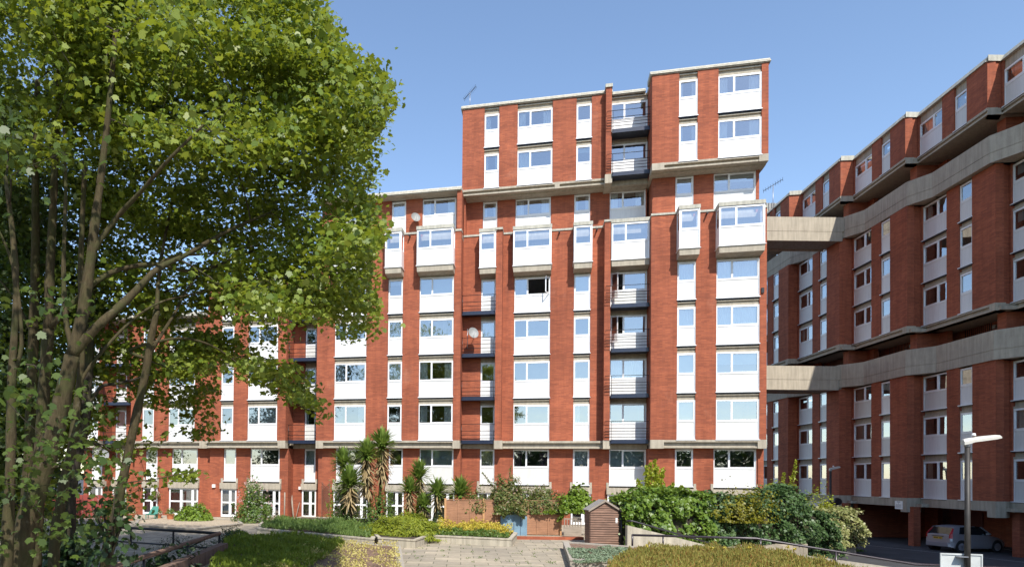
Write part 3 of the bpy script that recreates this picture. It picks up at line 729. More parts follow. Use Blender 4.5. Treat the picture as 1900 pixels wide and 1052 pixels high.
for i in range(3):
    a = MB(); x0, x1 = FX[i] + .05, FX[i + 1] - .05; k = 17; h = 1.68 / k
    for q in range(k):
        z = TER + .04 + q * h; a.hull([(x0, FY - .005, z), (x1, FY - .005, z), (x1, FY + .012, z), (x0, FY + .012, z)], [(x0, FY - .03 + .01, z + h + .01), (x1, FY - .02, z + h + .01), (x1, FY - .004, z + h + .01), (x0, FY - .004, z + h + .01)])
    for q in range(1, 3):
        xx = x0 + (x1 - x0) * q / 3; wbox(a, xx - .02, xx + .02, FY - .05, FY - .031, TER + .02, TER + 1.74)
    wbox(a, x0, x1, FY - .05, FY + .03, TER + 1.74, TER + 1.775)
    a.build('fence_panel', M['fence'], fn)
# low brick wall in front of the fence
a = MB(); q0, q1 = gp(957, 1000), gp(1088, 1003)
wbox(a, q0[0], q1[0], q0[1] - .05, q0[1] + .18, TER - .05, TER + .14); lw = a.build('low_brick_wall', [M['brick']]); tag(lw, 'knee high strip of red brick wall between the flower planter and the shed', 'wall')
# blue board
bx = [gp(929, 997), gp(978, 997)]; bY = FY - .28
a = MB(); s_ = 1250 / bY; X0 = float(AY(929, 960, bY)[0]); X1 = float(AY(978, 960, bY)[0]); XP = float(AY(957, 960, bY)[0])
def zz(y, x, Y): return float(AY(x, y, Y)[2])
pts = [(X0, zz(995, 950, bY)), (X1, zz(995, 950, bY)), (X1, zz(958, 978, bY)), (XP + .05, zz(946, 957, bY)), (X0, zz(957, 929, bY))]
a.hull([(x, bY, z) for x, z in pts], [(x, bY + .05, z) for x, z in pts]); bb = thing('blue_board', (X0, bY, TER), 'pale blue gable shaped wooden board leaning on the timber fence', 'board')
a.build('board', M['blue'], bb)
a = MB()
for q in range(1, 4): wbox(a, X0 + (X1 - X0) * q / 4 - .008, X0 + (X1 - X0) * q / 4 + .008, bY - .006, bY - .001, pts[0][1] + .02, pts[2][1] - .02)
a.build('board_joint', M['navy'], bb)
# garden gate (grey, small)
gt = thing('garden_gate', (*gp(1046, 998), TER), 'small weathered grey picket gate between the fence and the shed', 'gate')
gx0, gx1, gY = float(AY(1046, 980, 33.6)[0]), float(AY(1079, 980, 33.6)[0]), 33.6
M['grey_wood'] = plank('grey_wood', (.30, .25, .20))
a = MB(); wbox(a, gx0, gx1, gY - .02, gY + .02, TER + .02, TER + .5); a.build('gate_panel', M['grey_wood'], gt)
a = MB()
for q in range(7): xx = gx0 + .03 + (gx1 - gx0 - .06) * q / 6; wbox(a, xx - .018, xx + .018, gY - .03, gY + .03, TER + .5, TER + .86)
wbox(a, gx0, gx1, gY - .035, gY + .035, TER + .86, TER + .91); a.build('pickets', M['grey_wood'], gt)
# white garden door behind gate is part of the block. shed:
SX0, SX1, SY = 8.72, 9.98, 29.4
sh = thing('garden_shed', (SX0, SY, TER), 'narrow brown weatherboard tool shed with a felted gable roof beside the ramp', 'shed')
a = MB(); k = 15; H = 1.52
for q in range(k):
    z0 = TER + q * H / k; z1 = z0 + H / k + .012
    a.hull([(SX0, SY - .055, z0), (SX1, SY - .055, z0), (SX1, SY, z0), (SX0, SY, z0)], [(SX0, SY - .008, z1), (SX1, SY - .008, z1), (SX1, SY, z1), (SX0, SY, z1)])
    a.hull([(SX0 - .03, SY, z0), (SX0, SY, z0), (SX0, SY + .75, z0), (SX0 - .03, SY + .75, z0)], [(SX0 - .005, SY, z1), (SX0, SY, z1), (SX0, SY + .75, z1), (SX0 - .005, SY + .75, z1)])
for q in range(4):
    z0 = TER + H + q * .1; ww = (SX1 - SX0) / 2 * (1 - q / 4.3); xm = (SX0 + SX1) / 2; w2_ = (SX1 - SX0) / 2 * (1 - (q + 1) / 4.3)
    a.hull([(xm - ww, SY - .03, z0), (xm + ww, SY - .03, z0), (xm + ww, SY, z0), (xm - ww, SY, z0)], [(xm - w2_, SY - .006, z0 + .105), (xm + w2_, SY - .006, z0 + .105), (xm + w2_, SY, z0 + .105), (xm - w2_, SY, z0 + .105)])
wbox(a, SX0 + .01, SX1 - .01, SY, SY + .75, TER, TER + H)
a.build('boarding', M['shed'], sh)
a = MB(); zr = TER + H - .02; zp = TER + H + .43; xm = (SX0 + SX1) / 2
for sg in (-1, 1):
    xe = xm + sg * .73
    a.hull([(xe, SY - .1, zr), (xm, SY - .1, zp), (xm, SY + .85, zp), (xe, SY + .85, zr)], [(xe, SY - .1, zr + .03), (xm, SY - .1, zp + .035), (xm, SY + .85, zp + .035), (xe, SY + .85, zr + .03)])
a.build('roof', plain('roof_felt', (.26, .24, .22), .95, 0, .2, 10), sh)
a = MB()
for sg in (-1, 1):
    xe = xm + sg * .73; a.hull([(xe, SY - .12, zr - .05), (xm, SY - .12, zp - .05), (xm, SY - .1, zp - .05), (xe, SY - .1, zr - .05)], [(xe, SY - .12, zr + .035), (xm, SY - .12, zp + .04), (xm, SY - .1, zp + .04), (xe, SY - .1, zr + .035)])
a.build('bargeboard', M['grey_wood'], sh)
a = MB(); wbox(a, SX1 - .17, SX1 - .08, SY - .05, SY - .036, TER + .98, TER + 1.2); a.build('notice', M['white'], sh)
a = MB(); a.tube([(SX1 + .07, SY - .08, TER), (SX1 + .07, SY - .08, TER + 1.32)], .045, 8); tag(a.build('drain_pipe', M['black']), 'black upright pipe against the right edge of the shed', 'pipe')
# ---------------------------------------------------------------- ramp, its parapet wall and handrails
a = MB(); a.hull([(9.75, 27.7, TER + 1.0), (13.7, 27.35, TER + .05), (13.7, 27.35, PARK - .1), (9.75, 27.7, PARK - .1)], [(9.75, 27.95, TER + 1.0), (13.7, 27.6, TER + .05), (13.7, 27.6, PARK - .1), (9.75, 27.95, PARK - .1)])
a.hull([(13.7, 27.35, TER + .05), (19.0, 30.9, TER - .6), (19.0, 30.9, PARK - .1), (13.7, 27.35, PARK - .1)], [(13.7, 27.6, TER + .05), (19.0, 31.15, TER - .6), (19.0, 31.15, PARK - .1), (13.7, 27.6, PARK - .1)])
tag(a.build('ramp_wall', M['lowwall']), 'sloping concrete wall falling away to the right beside the shed', 'wall')
a = MB(); a.face([(13.6, 25.2, TER + .004), (13.6, 27.5, TER + .004), (19.0, 31, PARK + .004), (19.2, 24.3, PARK + .004)]); tag(a.build('ramp', M['asphalt']), kind='structure')
a = MB(); a.tube([(9.75, 27.84, TER + 1.17), (10.0, 27.82, TER + 1.17), (13.7, 27.47, TER + .14), (16, 28.5, TER - .4)], .035, 8)
hr = thing('handrail', (10.3, 27.8, TER), 'black handrail sloping down on top of the concrete ramp wall', 'handrail', 'black metal handrails'); a.build('rail', M['black'], hr)
a = MB()
for q, z in ((10.4, 1.1), (12, .62), (13.5, .2)): a.tube([(q, 27.8 - (q - 10.4) * .1, TER + z), (q, 27.8 - (q - 10.4) * .1, TER + z - .2)], .02, 6)
a.build('brackets', M['black'], hr)
M['rail'] = plain('worn_black_rail', (.045, .035, .04), .3, .1, .5, 25)
R0, R1, R2_, R3_ = (9.45, 26.3), (13.75, 25.35), (18.9, 24.3), (23, 23.5)
hr = thing('handrail', (R0[0], R0[1], TER), 'worn black tubular handrail along the back of the grassy bed, dropping to the right', 'handrail', 'black metal handrails')
zt_ = TER + .72
a = MB(); a.tube([(*R0, zt_), (*R1, zt_), (*R2_, TER - .06), (*R3_, TER - .1)], .045, 10); a.build('rail', M['rail'], hr)
POSTS = []
a = MB(); a.tube([(R0[0], R0[1], zt_ + .03), (R0[0], R0[1], TER + .15)], .04, 8); a.tube([(R0[0] + 1.1, R0[1] - .24, zt_), (R0[0] + 1.1, R0[1] - .24, TER)], .035, 8); a.tube([(*R0, TER + .18), (R0[0] + 1.1, R0[1] - .24, TER + .18)], .035, 8)
a.build('end_frame', M['rail'], hr)
for x_, y_, za_, zb_ in ((13.9, 25.3, zt_, TER), (16.4, 24.8, TER + .3, PARK), (20, 24.1, TER - .1, PARK)): a = MB(); a.tube([(x_, y_, za_), (x_, y_, zb_)], .035, 8); a.build('post', M['rail'], hr)
a = MB(); a.hull([(14.9, 25.2, TER + .2), (18.9, 24.36, TER - .28), (18.9, 24.36, PARK - .1), (14.9, 25.2, PARK - .1)], [(14.9, 25.4, TER + .2), (18.9, 24.56, TER - .28), (18.9, 24.56, PARK - .1), (14.9, 25.4, PARK - .1)])
a.hull([(18.9, 24.36, TER - .28), (23, 23.56, TER - .35), (23, 23.56, PARK - .1), (18.9, 24.36, PARK - .1)], [(18.9, 24.56, TER - .28), (23, 23.76, TER - .35), (23, 23.76, PARK - .1), (18.9, 24.56, PARK - .1)])
tag(a.build('retaining_wall', M['conc']), 'grey concrete retaining wall under the dropping black handrail', 'wall')
# far planter wall at the foot of the ivy
a = MB(); q = [(20.0, 34.6), (24.4, 35.3), (24.4, 35.6), (20.0, 34.9)]; a.prism(q, PARK - .1, PARK + .55); a.prism([(24.1, 35.6), (24.4, 35.6), (23.9, 39), (23.6, 39)], PARK - .1, PARK + .55)
tag(a.build('planter_wall', M['concd']), 'dark low concrete wall at the foot of the variegated ivy by the car park', 'wall')
# left rails
def lrail(label, A, B, wood=False, zr=.72, k=3):
    hr = thing('handrail', (*A, TER), label, 'handrail', 'black metal handrails' if not wood else None)
    a = MB(); a.tube([(*A, TER + zr), (*B, TER + zr)], .055 if not wood else .075, 8); a.build('rail', M['timber'] if wood else M['black'], hr)
    A_, B_ = Vector((*A, 0)), Vector((*B, 0))
    if not wood: a = MB(); a.tube([(*A, TER + .15), (*B, TER + .15)], .03, 8); a.build('lower_rail', M['black'], hr)
    for i in range(k + 1):
        p = A_.lerp(B_, i / k if k else 0); a = MB(); a.tube([(p.x, p.y, TER + zr), (p.x, p.y, TER)], .04, 6); a.build('post', M['black'], hr)
QA = (-14.5, 29.2); QB = (-6.35, 25.1)
lrail('black double rail railing crossing in front of the shaded paving at the left', QA, QB, k=4)
lrail('peeling brown handrail running towards the viewer at lower left', QB, (-6.5, 14.0), True, k=3)
a = MB(); wbox(a, -6.2, -5.9, 14, 24.6, TER - .05, TER + .42); tag(a.build('sleeper_wall', M['timber']), 'low dark sleeper wall beneath the peeling brown handrail', 'wall')
# ================================================================ LEAF TOOLS
def unit(a): return a / np.maximum(np.linalg.norm(a, axis=1, keepdims=True), 1e-9)
_ml = np.array([(0, -.42), (.13, -.36), (.33, -.40), (.31, -.20), (.48, -.02), (.45, .10), (.27, .12), (.24, .30), (.10, .36), (0, .52), (-.10, .36), (-.24, .30), (-.27, .12), (-.45, .10), (-.48, -.02), (-.31, -.20), (-.33, -.40), (-.13, -.36)])
_ov = np.array([(0, -.5), (.24, -.2), (.22, .18), (0, .5), (-.22, .18), (-.24, -.2)])
_iv = np.array([(0, -.42), (.34, -.38), (.42, .0), (.14, .12), (0, .5), (-.14, .12), (-.42, 0), (-.34, -.38)])
_bl = np.array([(-.5, -.045), (-.5, .045), (.5, .0)])[:, ::-1]
_bd = np.array([(.06, -.5), (.11, 0), (0, .5), (-.11, 0), (-.06, -.5)])
_sp = np.array([(.035, -.5), (.06, -.1), (.04, .25), (0, .5), (-.04, .25), (-.06, -.1), (-.035, -.5)])
SH = dict(strap=_sp, maple=_ml, oval=_ov, ivy=_iv, blade=_bd)
def leaf_obj(name, P, Nn, size, shape, mt, parent=None, T=None, curl=.25, twist=None, r=rng):
    n = len(P); P = np.asarray(P, float); Nn = unit(np.asarray(Nn, float) + r.normal(0, 1e-3, (n, 3)))
    if T is None: T = r.normal(0, 1, (n, 3))
    T = unit(T - (T * Nn).sum(1, keepdims=True) * Nn); B = np.cross(Nn, T)
    S = np.asarray(size) * np.ones(n); o = SH[shape]; k = len(o)
    x = o[:, 0][None, :, None]; y = o[:, 1][None, :, None]
    V = P[:, None, :] + S[:, None, None] * (B[:, None, :] * x + T[:, None, :] * y - Nn[:, None, :] * curl * (x * x * 2 + y * y))
    V = V.reshape(-1, 3)
    if parent is not None: b_ = base_of(parent); V = V - np.array((b_.x, b_.y, b_.z))
    me = bpy.data.meshes.new(name); me.vertices.add(n * k); me.vertices.foreach_set('co', V.astype(np.float32).ravel())
    me.loops.add(n * k); me.loops.foreach_set('vertex_index', np.arange(n * k, dtype=np.int32))
    me.polygons.add(n); me.polygons.foreach_set('loop_start', np.arange(0, n * k, k, dtype=np.int32)); 
    try: me.polygons.foreach_set('loop_total', np.full(n, k, np.int32))
    except Exception: pass
    me.materials.append(mt); me.update(calc_edges=True)
    ob = bpy.data.objects.new(name, me); link(ob)
    if parent is not None: ob.parent = parent
    return ob
def fb(P, s=1.0):      # cheap smooth pseudo noise
    x, y, z = P[:, 0] * s, P[:, 1] * s, P[:, 2] * s
    return (np.sin(x * 2.1 + 1.3 * np.sin(y * 1.7 + z)) + np.sin(y * 2.7 + 1.1 * np.sin(z * 2.3 + x)) + np.sin(z * 3.1 + 1.2 * np.sin(x * 2.9 + y * 1.3))) / 3
L = dict(
 maple=leafmat('maple_leaf', (.085, .14, .014), (.165, .22, .022), (.48, .52, .03), .46, .36, (.24, .28, .05)),
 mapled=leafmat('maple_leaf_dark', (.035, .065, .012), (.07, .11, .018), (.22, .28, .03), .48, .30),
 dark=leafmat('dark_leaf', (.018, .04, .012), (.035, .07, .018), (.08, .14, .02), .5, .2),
 hydr=leafmat('bright_bush_leaf', (.11, .19, .02), (.19, .28, .03), (.35, .45, .05), .45, .3),
 ivy=leafmat('ivy_leaf', (.07, .14, .018), (.15, .23, .03), (.3, .4, .04), .42, .28),
 ivyd=leafmat('dark_ivy_leaf', (.042, .092, .028), (.085, .145, .045), (.06, .14, .04), .45, .2),
 ivyv=leafmat('variegated_ivy_leaf', (.16, .20, .05), (.34, .34, .13), (.4, .4, .15), .45, .25, (.42, .40, .2)),
 gold=leafmat('golden_leaf', (.22, .29, .02), (.34, .38, .03), (.5, .5, .05), .5, .35),
 goldf=leafmat('golden_dull_leaf', (.16, .17, .012), (.22, .20, .015), (.3, .3, .03), .5, .3),
 jun=leafmat('juniper_spray', (.15, .21, .015), (.28, .31, .02), (.3, .35, .02), .6, .25),
 jung=leafmat('ground_juniper', (.085, .15, .03), (.15, .22, .05), (.2, .35, .05), .6, .25),
 yel=leafmat('yellow_bloom', (.46, .36, .03), (.56, .47, .06), (.7, .5, .05), .6, .25),
 vari=leafmat('yellow_variegated_leaf', (.40, .36, .09), (.56, .48, .17), (.6, .5, .15), .6, .25),
 grn=leafmat('garden_leaf', (.06, .13, .02), (.12, .20, .035), (.25, .38, .05), .5, .3, (.20, .22, .06)),
 ros=leafmat('rose_leaf', (.09, .14, .03), (.16, .20, .05), (.3, .35, .08), .5, .3, (.30, .20, .10)),
 pink=leafmat('pink_petal', (.60, .30, .30), (.7, .5, .48), (.7, .4, .4), .6, .3),
 grey=leafmat('grey_leaf', (.13, .19, .11), (.22, .28, .17), (.2, .3, .15), .6, .15),
 rust=leafmat('rusty_grass', (.19, .20, .035), (.30, .27, .06), (.4, .35, .08), .7, .3, (.30, .15, .04)),
 moss=leafmat('mossy_spray', (.12, .18, .015), (.21, .27, .025), (.3, .35, .03), .6, .25),
 yuc=leafmat('yucca_blade', (.11, .18, .03), (.21, .30, .06), (.4, .5, .08), .4, .25),
 yucd=leafmat('dead_yucca_blade', (.26, .19, .09), (.38, .29, .15), (.3, .2, .1), .8, .15),
)
def shrub(name, label, cat, c, rad, n, size, shape, mt, lump=.25, group=None, flowers=None, stem=True, up=.3, core=True, part='foliage'):
    """rounded bush: leaves through a lumpy ellipsoid shell; c = base centre"""
    t = thing(name, c, label, cat, group); c = np.array(c, float); rad = np.array(rad, float)
    d = unit(rng.normal(0, 1, (n, 3))); d[:, 2] = np.abs(d[:, 2]) * 1.0 - .12
    rr = (1 - np.abs(rng.normal(0, .16, n))) * (1 + lump * fb(d * 2.2 + c, 1.3) + lump * .6 * fb(d * 6 + c, 1.5))
    P = c + d * rad * rr[:, None]; P[:, 2] = np.maximum(P[:, 2], c[2] + .02)
    leaf_obj(part, P, d + rng.normal(0, .55, (n, 3)) + np.array((0, 0, up)), size * rng.uniform(.6, 1.3, n), shape, mt, t)
    if core:
        m = MB()
        for q in range(7):
            a = rng.uniform(0, 6.28); e = c + np.array((math.cos(a) * rad[0] * .6, math.sin(a) * rad[1] * .6, rad[2] * rng.uniform(.5, .85)))
            m.tube([c, (c + e) / 2 + np.array((0, 0, .1 * rad[2])), e], [.03, .022, .01], 5)
        m.build('stem', M['barkd'], t)
    if flowers:
        fm, fn_, fs = flowers; d = unit(rng.normal(0, 1, (fn_, 3))); d[:, 2] = np.abs(d[:, 2]); P = c + d * rad * 1.03
        P = np.repeat(P, 5, 0) + rng.normal(0, fs * .4, (fn_ * 5, 3)); leaf_obj('flowers', P, rng.normal(0, 1, (len(P), 3)), fs, 'oval', fm, t)['kind'] = 'stuff'
    return t
def inpoly(pts, poly):
    x, y = pts[:, 0], pts[:, 1]; r = np.zeros(len(pts), bool); n = len(poly); j = n - 1
    for i in range(n):
        xi, yi = poly[i]; xj, yj = poly[j]
        cnd = ((yi > y) != (yj > y)) & (x < (xj - xi) * (y - yi) / (yj - yi + 1e-12) + xi); r ^= cnd; j = i
    return r
def scatter(poly, n):
    p = np.array(poly); lo, hi = p.min(0), p.max(0); out = np.zeros((0, 2))
    while len(out) < n:
        q = rng.uniform(lo, hi, (n * 2, 2)); out = np.vstack([out, q[inpoly(q, poly)]])
    return out[:n]
def cover(name, label, poly, z, h, n, size, shape, mt, clump=1.2, stuff=True, flat=.8, dens=None, edge=0):
    q = scatter(poly, n); P = np.column_stack([q, np.zeros(len(q))]); f = .5 + .5 * fb(P, clump) + .25 * fb(P, clump * 3.3)
    if dens is not None: k = f > dens; P, f = P[k], f[k]
    zt = z + h * np.clip(f, .15, 1.2); P[:, 2] = z + (zt - z) * rng.uniform(.3, 1, len(P)) ** .6
    nrm = rng.normal(0, 1 - flat * .6, (len(P), 3)) + np.array((0, 0, flat))
    if shape == 'blade': nrm = rng.normal(0, 1, (len(P), 3)); nrm[:, 2] *= .3; T = rng.normal(0, .35, (len(P), 3)) + np.array((0, 0, 1)); 
    else: T = None
    o = leaf_obj(name, P, nrm, size * rng.uniform(.6, 1.3, len(P)), shape, mt, None, T)
    tag(o, kind='stuff'); tag(o, label, 'ground cover'); return o
def hedge(name, label, cat, path, tops, zb, thick, n, size, shape, mt, group=None, lump=.3, core='barkd'):
    """leafy screen along a path with a varying top"""
    path = [np.array(p, float) for p in path]; seg = [np.linalg.norm(path[i + 1] - path[i]) for i in range(len(path) - 1)]; cum = np.cumsum([0] + seg)
    t = thing(name, (*path[0], zb), label, cat, group)
    s = rng.uniform(0, cum[-1], n); px = np.interp(s, cum, [p[0] for p in path]); py = np.interp(s, cum, [p[1] for p in path]); top = np.interp(s, cum, tops)
    i = np.clip(np.searchsorted(cum, s) - 1, 0, len(seg) - 1); dx = np.array([(path[j + 1] - path[j]) / seg[j] for j in range(len(seg))])[i]
    nx = np.column_stack([dx[:, 1], -dx[:, 0]]); h = (top - zb)
    P0_ = np.column_stack([px, py, s * 0]); v = rng.uniform(0, 1, n) ** .85
    Z = zb + h * v; Q = np.column_stack([s, Z, s * .3]); w_ = thick * (.5 + lump * fb(Q, 1.6) + lump * .5 * fb(Q, 4.1)) * np.sqrt(np.clip(1.12 - v ** 3, .08, 1))
    side = rng.choice([1, 1, 1, -1], n); off = side * w_ * (1 - np.abs(rng.normal(0, .22, n)))
    istop = rng.uniform(0, 1, n) < .22; Z = np.where(istop, top + .1 * thick * fb(Q, 3) + rng.normal(0, .05, n), Z); off = np.where(istop, rng.uniform(-1, 1, n) * w_ * .8, off)
    P = np.column_stack([px + nx[:, 0] * off, py + nx[:, 1] * off, Z])
    nn = np.column_stack([nx * side[:, None], np.full(n, .5)]) + rng.normal(0, .5, (n, 3)); nn[istop] = rng.normal(0, .5, (istop.sum(), 3)) + (0, 0, 1)
    T = rng.normal(0, .5, (n, 3)) + np.array((0, 0, -1.))
    leaf_obj('foliage', P, nn, size * rng.uniform(.6, 1.3, n), shape, mt, t, T)
    m = MB()
    for j in range(len(seg)):
        a, b = path[j], path[j + 1]; d = (b - a) / seg[j]; nq = np.array((d[1], -d[0])) * thick * .18
        m.hull([(*(a - nq), zb), (*(b - nq), zb), (*(b + nq), zb), (*(a + nq), zb)], [(*(a - nq), zb + (tops[j] - zb) * .86), (*(b - nq), zb + (tops[j + 1] - zb) * .86), (*(b + nq), zb + (tops[j + 1] - zb) * .86), (*(a + nq), zb + (tops[j] - zb) * .86)])
    m.build('branches', M[core], t)
    return t
# ================================================================ PLANTS IN THE BEDS
def at(x, Y, z): q = AY(x, 900, Y); return (float(q[0]), Y, z)
def zy(y, x, Y): return float(AY(x, y, Y)[2])
def bushpx(name, label, cat, x0, x1, yt, yb, Y, n, size, shape, mt, depth=.7, lump=.3, flowers=None, zbase=None, group=None, core=True):
    xm = (x0 + x1) / 2; zb = zy(yb, xm, Y) if zbase is None else zbase; zt = zy(yt, xm, Y); rx = (x1 - x0) / 2 * Y / F_PX
    return shrub(name, label, cat, at(xm, Y, zb), (rx, depth, zt - zb), n, size, shape, mt, lump, group, flowers, core=core)
# ---- hedges by the ramp
hedge('climbing_vine', 'bright broad leaved vine beside the shed, tumbling over the ramp wall', 'climber', [(9.9, 29.6), (11.2, 29.9), (13.2, 30.2), (14.3, 30.4)], [zy(928, 1155, 29.8), zy(908, 1200, 30), zy(912, 1280, 30.3), zy(918, 1300, 30.5)], TER - .2, 1.5, 7000, .17, 'ivy', L['ivy'], lump=.4)
hedge('ivy_hedge', 'dark green ivy hedge between the bright vine and the tall hump', 'hedge', [(14.0, 30.4), (16.3, 31.0), (18.0, 31.8)], [zy(916, 1300, 30.5), zy(926, 1370, 31), zy(914, 1420, 32)], TER - .6, 1.5, 6500, .15, 'ivy', L['ivyd'], lump=.4)
bushpx('golden_climber', 'dull golden patch of climber hanging on the dark ivy', 'climber', 1318, 1432, 908, 968, 30.0, 2600, .11, 'ivy', L['goldf'], .75, .75)
hedge('ivy_hedge', 'tall dark blue green hump of ivy in front of the golden bush', 'hedge', [(17.6, 31.6), (18.9, 32.3), (20.0, 33.0), (21.8, 33.9)], [zy(914, 1410, 31.6), zy(901, 1445, 32.5), zy(938, 1470, 33), zy(958, 1515, 34)], PARK + .1, 1.6, 9000, .14, 'ivy', L['ivyd'], lump=.45)
hedge('variegated_ivy', 'pale sunlit variegated ivy at the car park end of the hedge', 'hedge', [(21.9, 34.6), (24.3, 35.4), (24.2, 37.5)], [zy(948, 1520, 34.6), zy(948, 1575, 35.4), zy(940, 1560, 37)], PARK + .45, 1.3, 6500, .13, 'ivy', L['ivyv'], lump=.35)
for i, (x, y, Y, w_, h, mt, lb) in enumerate([(1503, 896, 36.6, 2.0, 1.9, 'gold', 'glowing golden bush showing above the hump of dark ivy'), (1545, 935, 38, 1.1, 1.3, 'grn', 'small plain green bush by the second street lamp'), (1432, 882, 37, 1.2, 2.3, 'gold', 'lime green bush against the corner of the sunlit block')]):
    c = at(x, Y, TER - .9); h = zy(y, x, Y) - c[2]; shrub('garden_bush', lb, 'bush', c, (w_, 1.2, h), 7500, .13, 'oval', L[mt], .35)
def sprig(name, label, cat, base, tips, mt, n, size, spread=.25, shape='oval', r0=.03, group=None):
    t = thing(name, base, label, cat, group); m = MB(); P = []
    for tp in tips:
        b = np.array(base, float); e = np.array(tp, float); mid = (b + e) / 2 + rng.normal(0, .12, 3); mid[2] += .12
        m.tube([b, mid, e], [r0, r0 * .6, r0 * .25], 5)
        u = rng.uniform(.25, 1.05, n)[:, None]; c = (1 - u) ** 2 * b + 2 * u * (1 - u) * mid + u ** 2 * e
        P.append(c + rng.normal(0, spread, (n, 3)) * (1.15 - u))
    P = np.vstack(P); m.build('stem', M['bark'], t); leaf_obj('foliage', P, rng.normal(0, 1, P.shape) + (0, 0, .4), size * rng.uniform(.6, 1.3, len(P)), shape, mt, t); return t
b0 = at(1215, 31, TER)
sprig('bamboo', 'feathery upright bamboo rising out of the bright vine', 'bamboo', b0, [(b0[0] + dx, 31, zy(y, 1215, 31)) for dx, y in ((0, 858), (-.4, 872), (.35, 875), (-.75, 895), (.8, 900), (-.2, 865), (1.2, 905), (.1, 885))], L['gold'], 560, .14, .26)
b0 = at(1450, 36, TER)
sprig('leaning_shrub', 'leggy shrub leaning up to the right over the ivy hump', 'shrub', b0, [(*at(1476, 36, 0)[:2], zy(858, 1476, 36)), (*at(1470, 36, 0)[:2], zy(885, 1470, 36)), (*at(1455, 36, 0)[:2], zy(880, 1455, 36))], L['gold'], 260, .12, .2)
# ---- over the fence
bushpx('rambling_rose', 'dense rambling rose piled on top of the fence, its longest shoots above', 'shrub', 900, 985, 882, 952, 34.6, 8000, .12, 'oval', L['ros'], .8, .3, (L['pink'], 40, .05))
bushpx('rambling_rose', 'lower straggling rose over the right half of the fence', 'shrub', 965, 1050, 898, 952, 34.6, 5500, .11, 'oval', L['ros'], .7, .3, (L['pink'], 25, .05))
bushpx('garden_bush', 'pale pinkish shrub topping the fence beside the single yucca head', 'bush', 855, 912, 908, 950, 34.5, 2200, .10, 'oval', L['ros'], .4, .4)
bushpx('grape_vine', 'broad leaved grape vine spilling past the end of the fence above the gate', 'climber', 1040, 1104, 900, 950, 33.9, 2200, .16, 'maple', L['hydr'], .7, .3)
b0 = at(945, 34.5, TER + 1.5)
sprig('rose_shoots', 'two long upright rose shoots rising in front of a white panel', 'shrub', b0, [(*at(948, 34.5, 0)[:2], zy(866, 948, 34.5)), (*at(896, 34.5, 0)[:2], zy(878, 896, 34.5)), (*at(925, 34.5, 0)[:2], zy(880, 925, 34.5))], L['ros'], 130, .09, .12)
for x, y in ((930, 945), (985, 955), (1020, 960)):
    pass
b0 = at(1060, 33.8, TER + 1.4)
sprig('hanging_vine', 'vine trails hanging down beside the fence end', 'climber', b0, [(*at(1036, 33.8, 0)[:2], zy(965, 1036, 33.8)), (*at(1085, 33.8, 0)[:2], zy(950, 1085, 33.8)), (*at(1010, 33.9, 0)[:2], zy(950, 1010, 33.9))], L['hydr'], 90, .12, .15, 'maple')
# hanging shadow-casting trails in front of the board
b0 = at(955, 33.6, TER + 1.55)
sprig('hanging_vine', 'rose trails hanging over the blue board', 'climber', b0, [(*at(935, 33.6, 0)[:2], zy(958, 935, 33.6)), (*at(958, 33.6, 0)[:2], zy(950, 958, 33.6)), (*at(972, 33.6, 0)[:2], zy(960, 972, 33.6))], L['ros'], 420, .13, .13)
cover('yellow_flowers', 'yellow flowering stonecrop filling the planter in front of the fence', [in2[i] for i in (0, 1, 2, 3, 4)], TER + .3, .62, 1, .09, 'oval', L['yel']) if False else None
p2c = np.array(in2); 
fl = [tuple(p2c[4] * .93 + p2c[0] * .07), tuple(p2c[4] * .35 + p2c[0] * .65), tuple(p2c[2] * .45 + p2c[1] * .55), tuple(p2c[2]), tuple(p2c[3])]
cover('yellow_flowers', 'bank of yellow leaved flowers in the planter in front of the fence', fl, TER + .28, .62, 5200, .085, 'oval', L['yel'], 1.6, flat=.2)
gl_ = [tuple(p2c[0]), tuple(p2c[1]), tuple(p2c[2] * .5 + p2c[1] * .5), tuple(p2c[4] * .5 + p2c[0] * .5)]
cover('green_edging', 'low green edging plants along the front of the yellow flower planter', gl_, TER + .26, .36, 3000, .11, 'oval', L['grn'], 2.2, flat=.4)
# ---- juniper box and trailing juniper
jc = np.mean(np.array(in1b), 0)
shrub('juniper', 'yellow green spreading juniper spilling over the angular planter', 'juniper', (jc[0], jc[1], TER + .12), (2.0, 1.6, 1.12), 17000, .14, 'blade', L['jun'], .30, up=.2)
q1 = np.array(in1)
cover('ground_juniper', 'bright green trailing juniper carpeting the long planter', [tuple(q1[0]), tuple(q1[1]), tuple(q1[2]), tuple(q1[3] * .3 + q1[1] * .7), gp(560, 978), tuple(q1[5])], TER + .26, .5, 12000, .17, 'blade', L['jung'], .9)
bushpx('garden_bush', 'loose mid green shrub at the foot of the tall yuccas', 'bush', 665, 740, 905, 985, 36.5, 3800, .11, 'oval', L['grn'], 1.0, .4)
bushpx('garden_bush', 'yellowish leafy shrub left of the tall yuccas', 'bush', 608, 668, 868, 975, 37.2, 2600, .12, 'oval', L['hydr'], .8, .45)
bushpx('garden_bush', 'low weedy shrub between the white door and the juniper box', 'bush', 590, 680, 950, 984, 36.2, 1900, .10, 'oval', L['grn'], .8, .4, (L['pink'], 14, .05))
bushpx('garden_bush', 'grey green bush behind the juniper box', 'bush', 740, 800, 945, 985, 36.0, 1800, .10, 'oval', L['grn'], .7, .4)
bushpx('garden_bush', 'small dark bush tucked beside the left end of the fence', 'bush', 795, 835, 950, 985, 35.2, 1100, .09, 'oval', L['dark'], .5, .4)
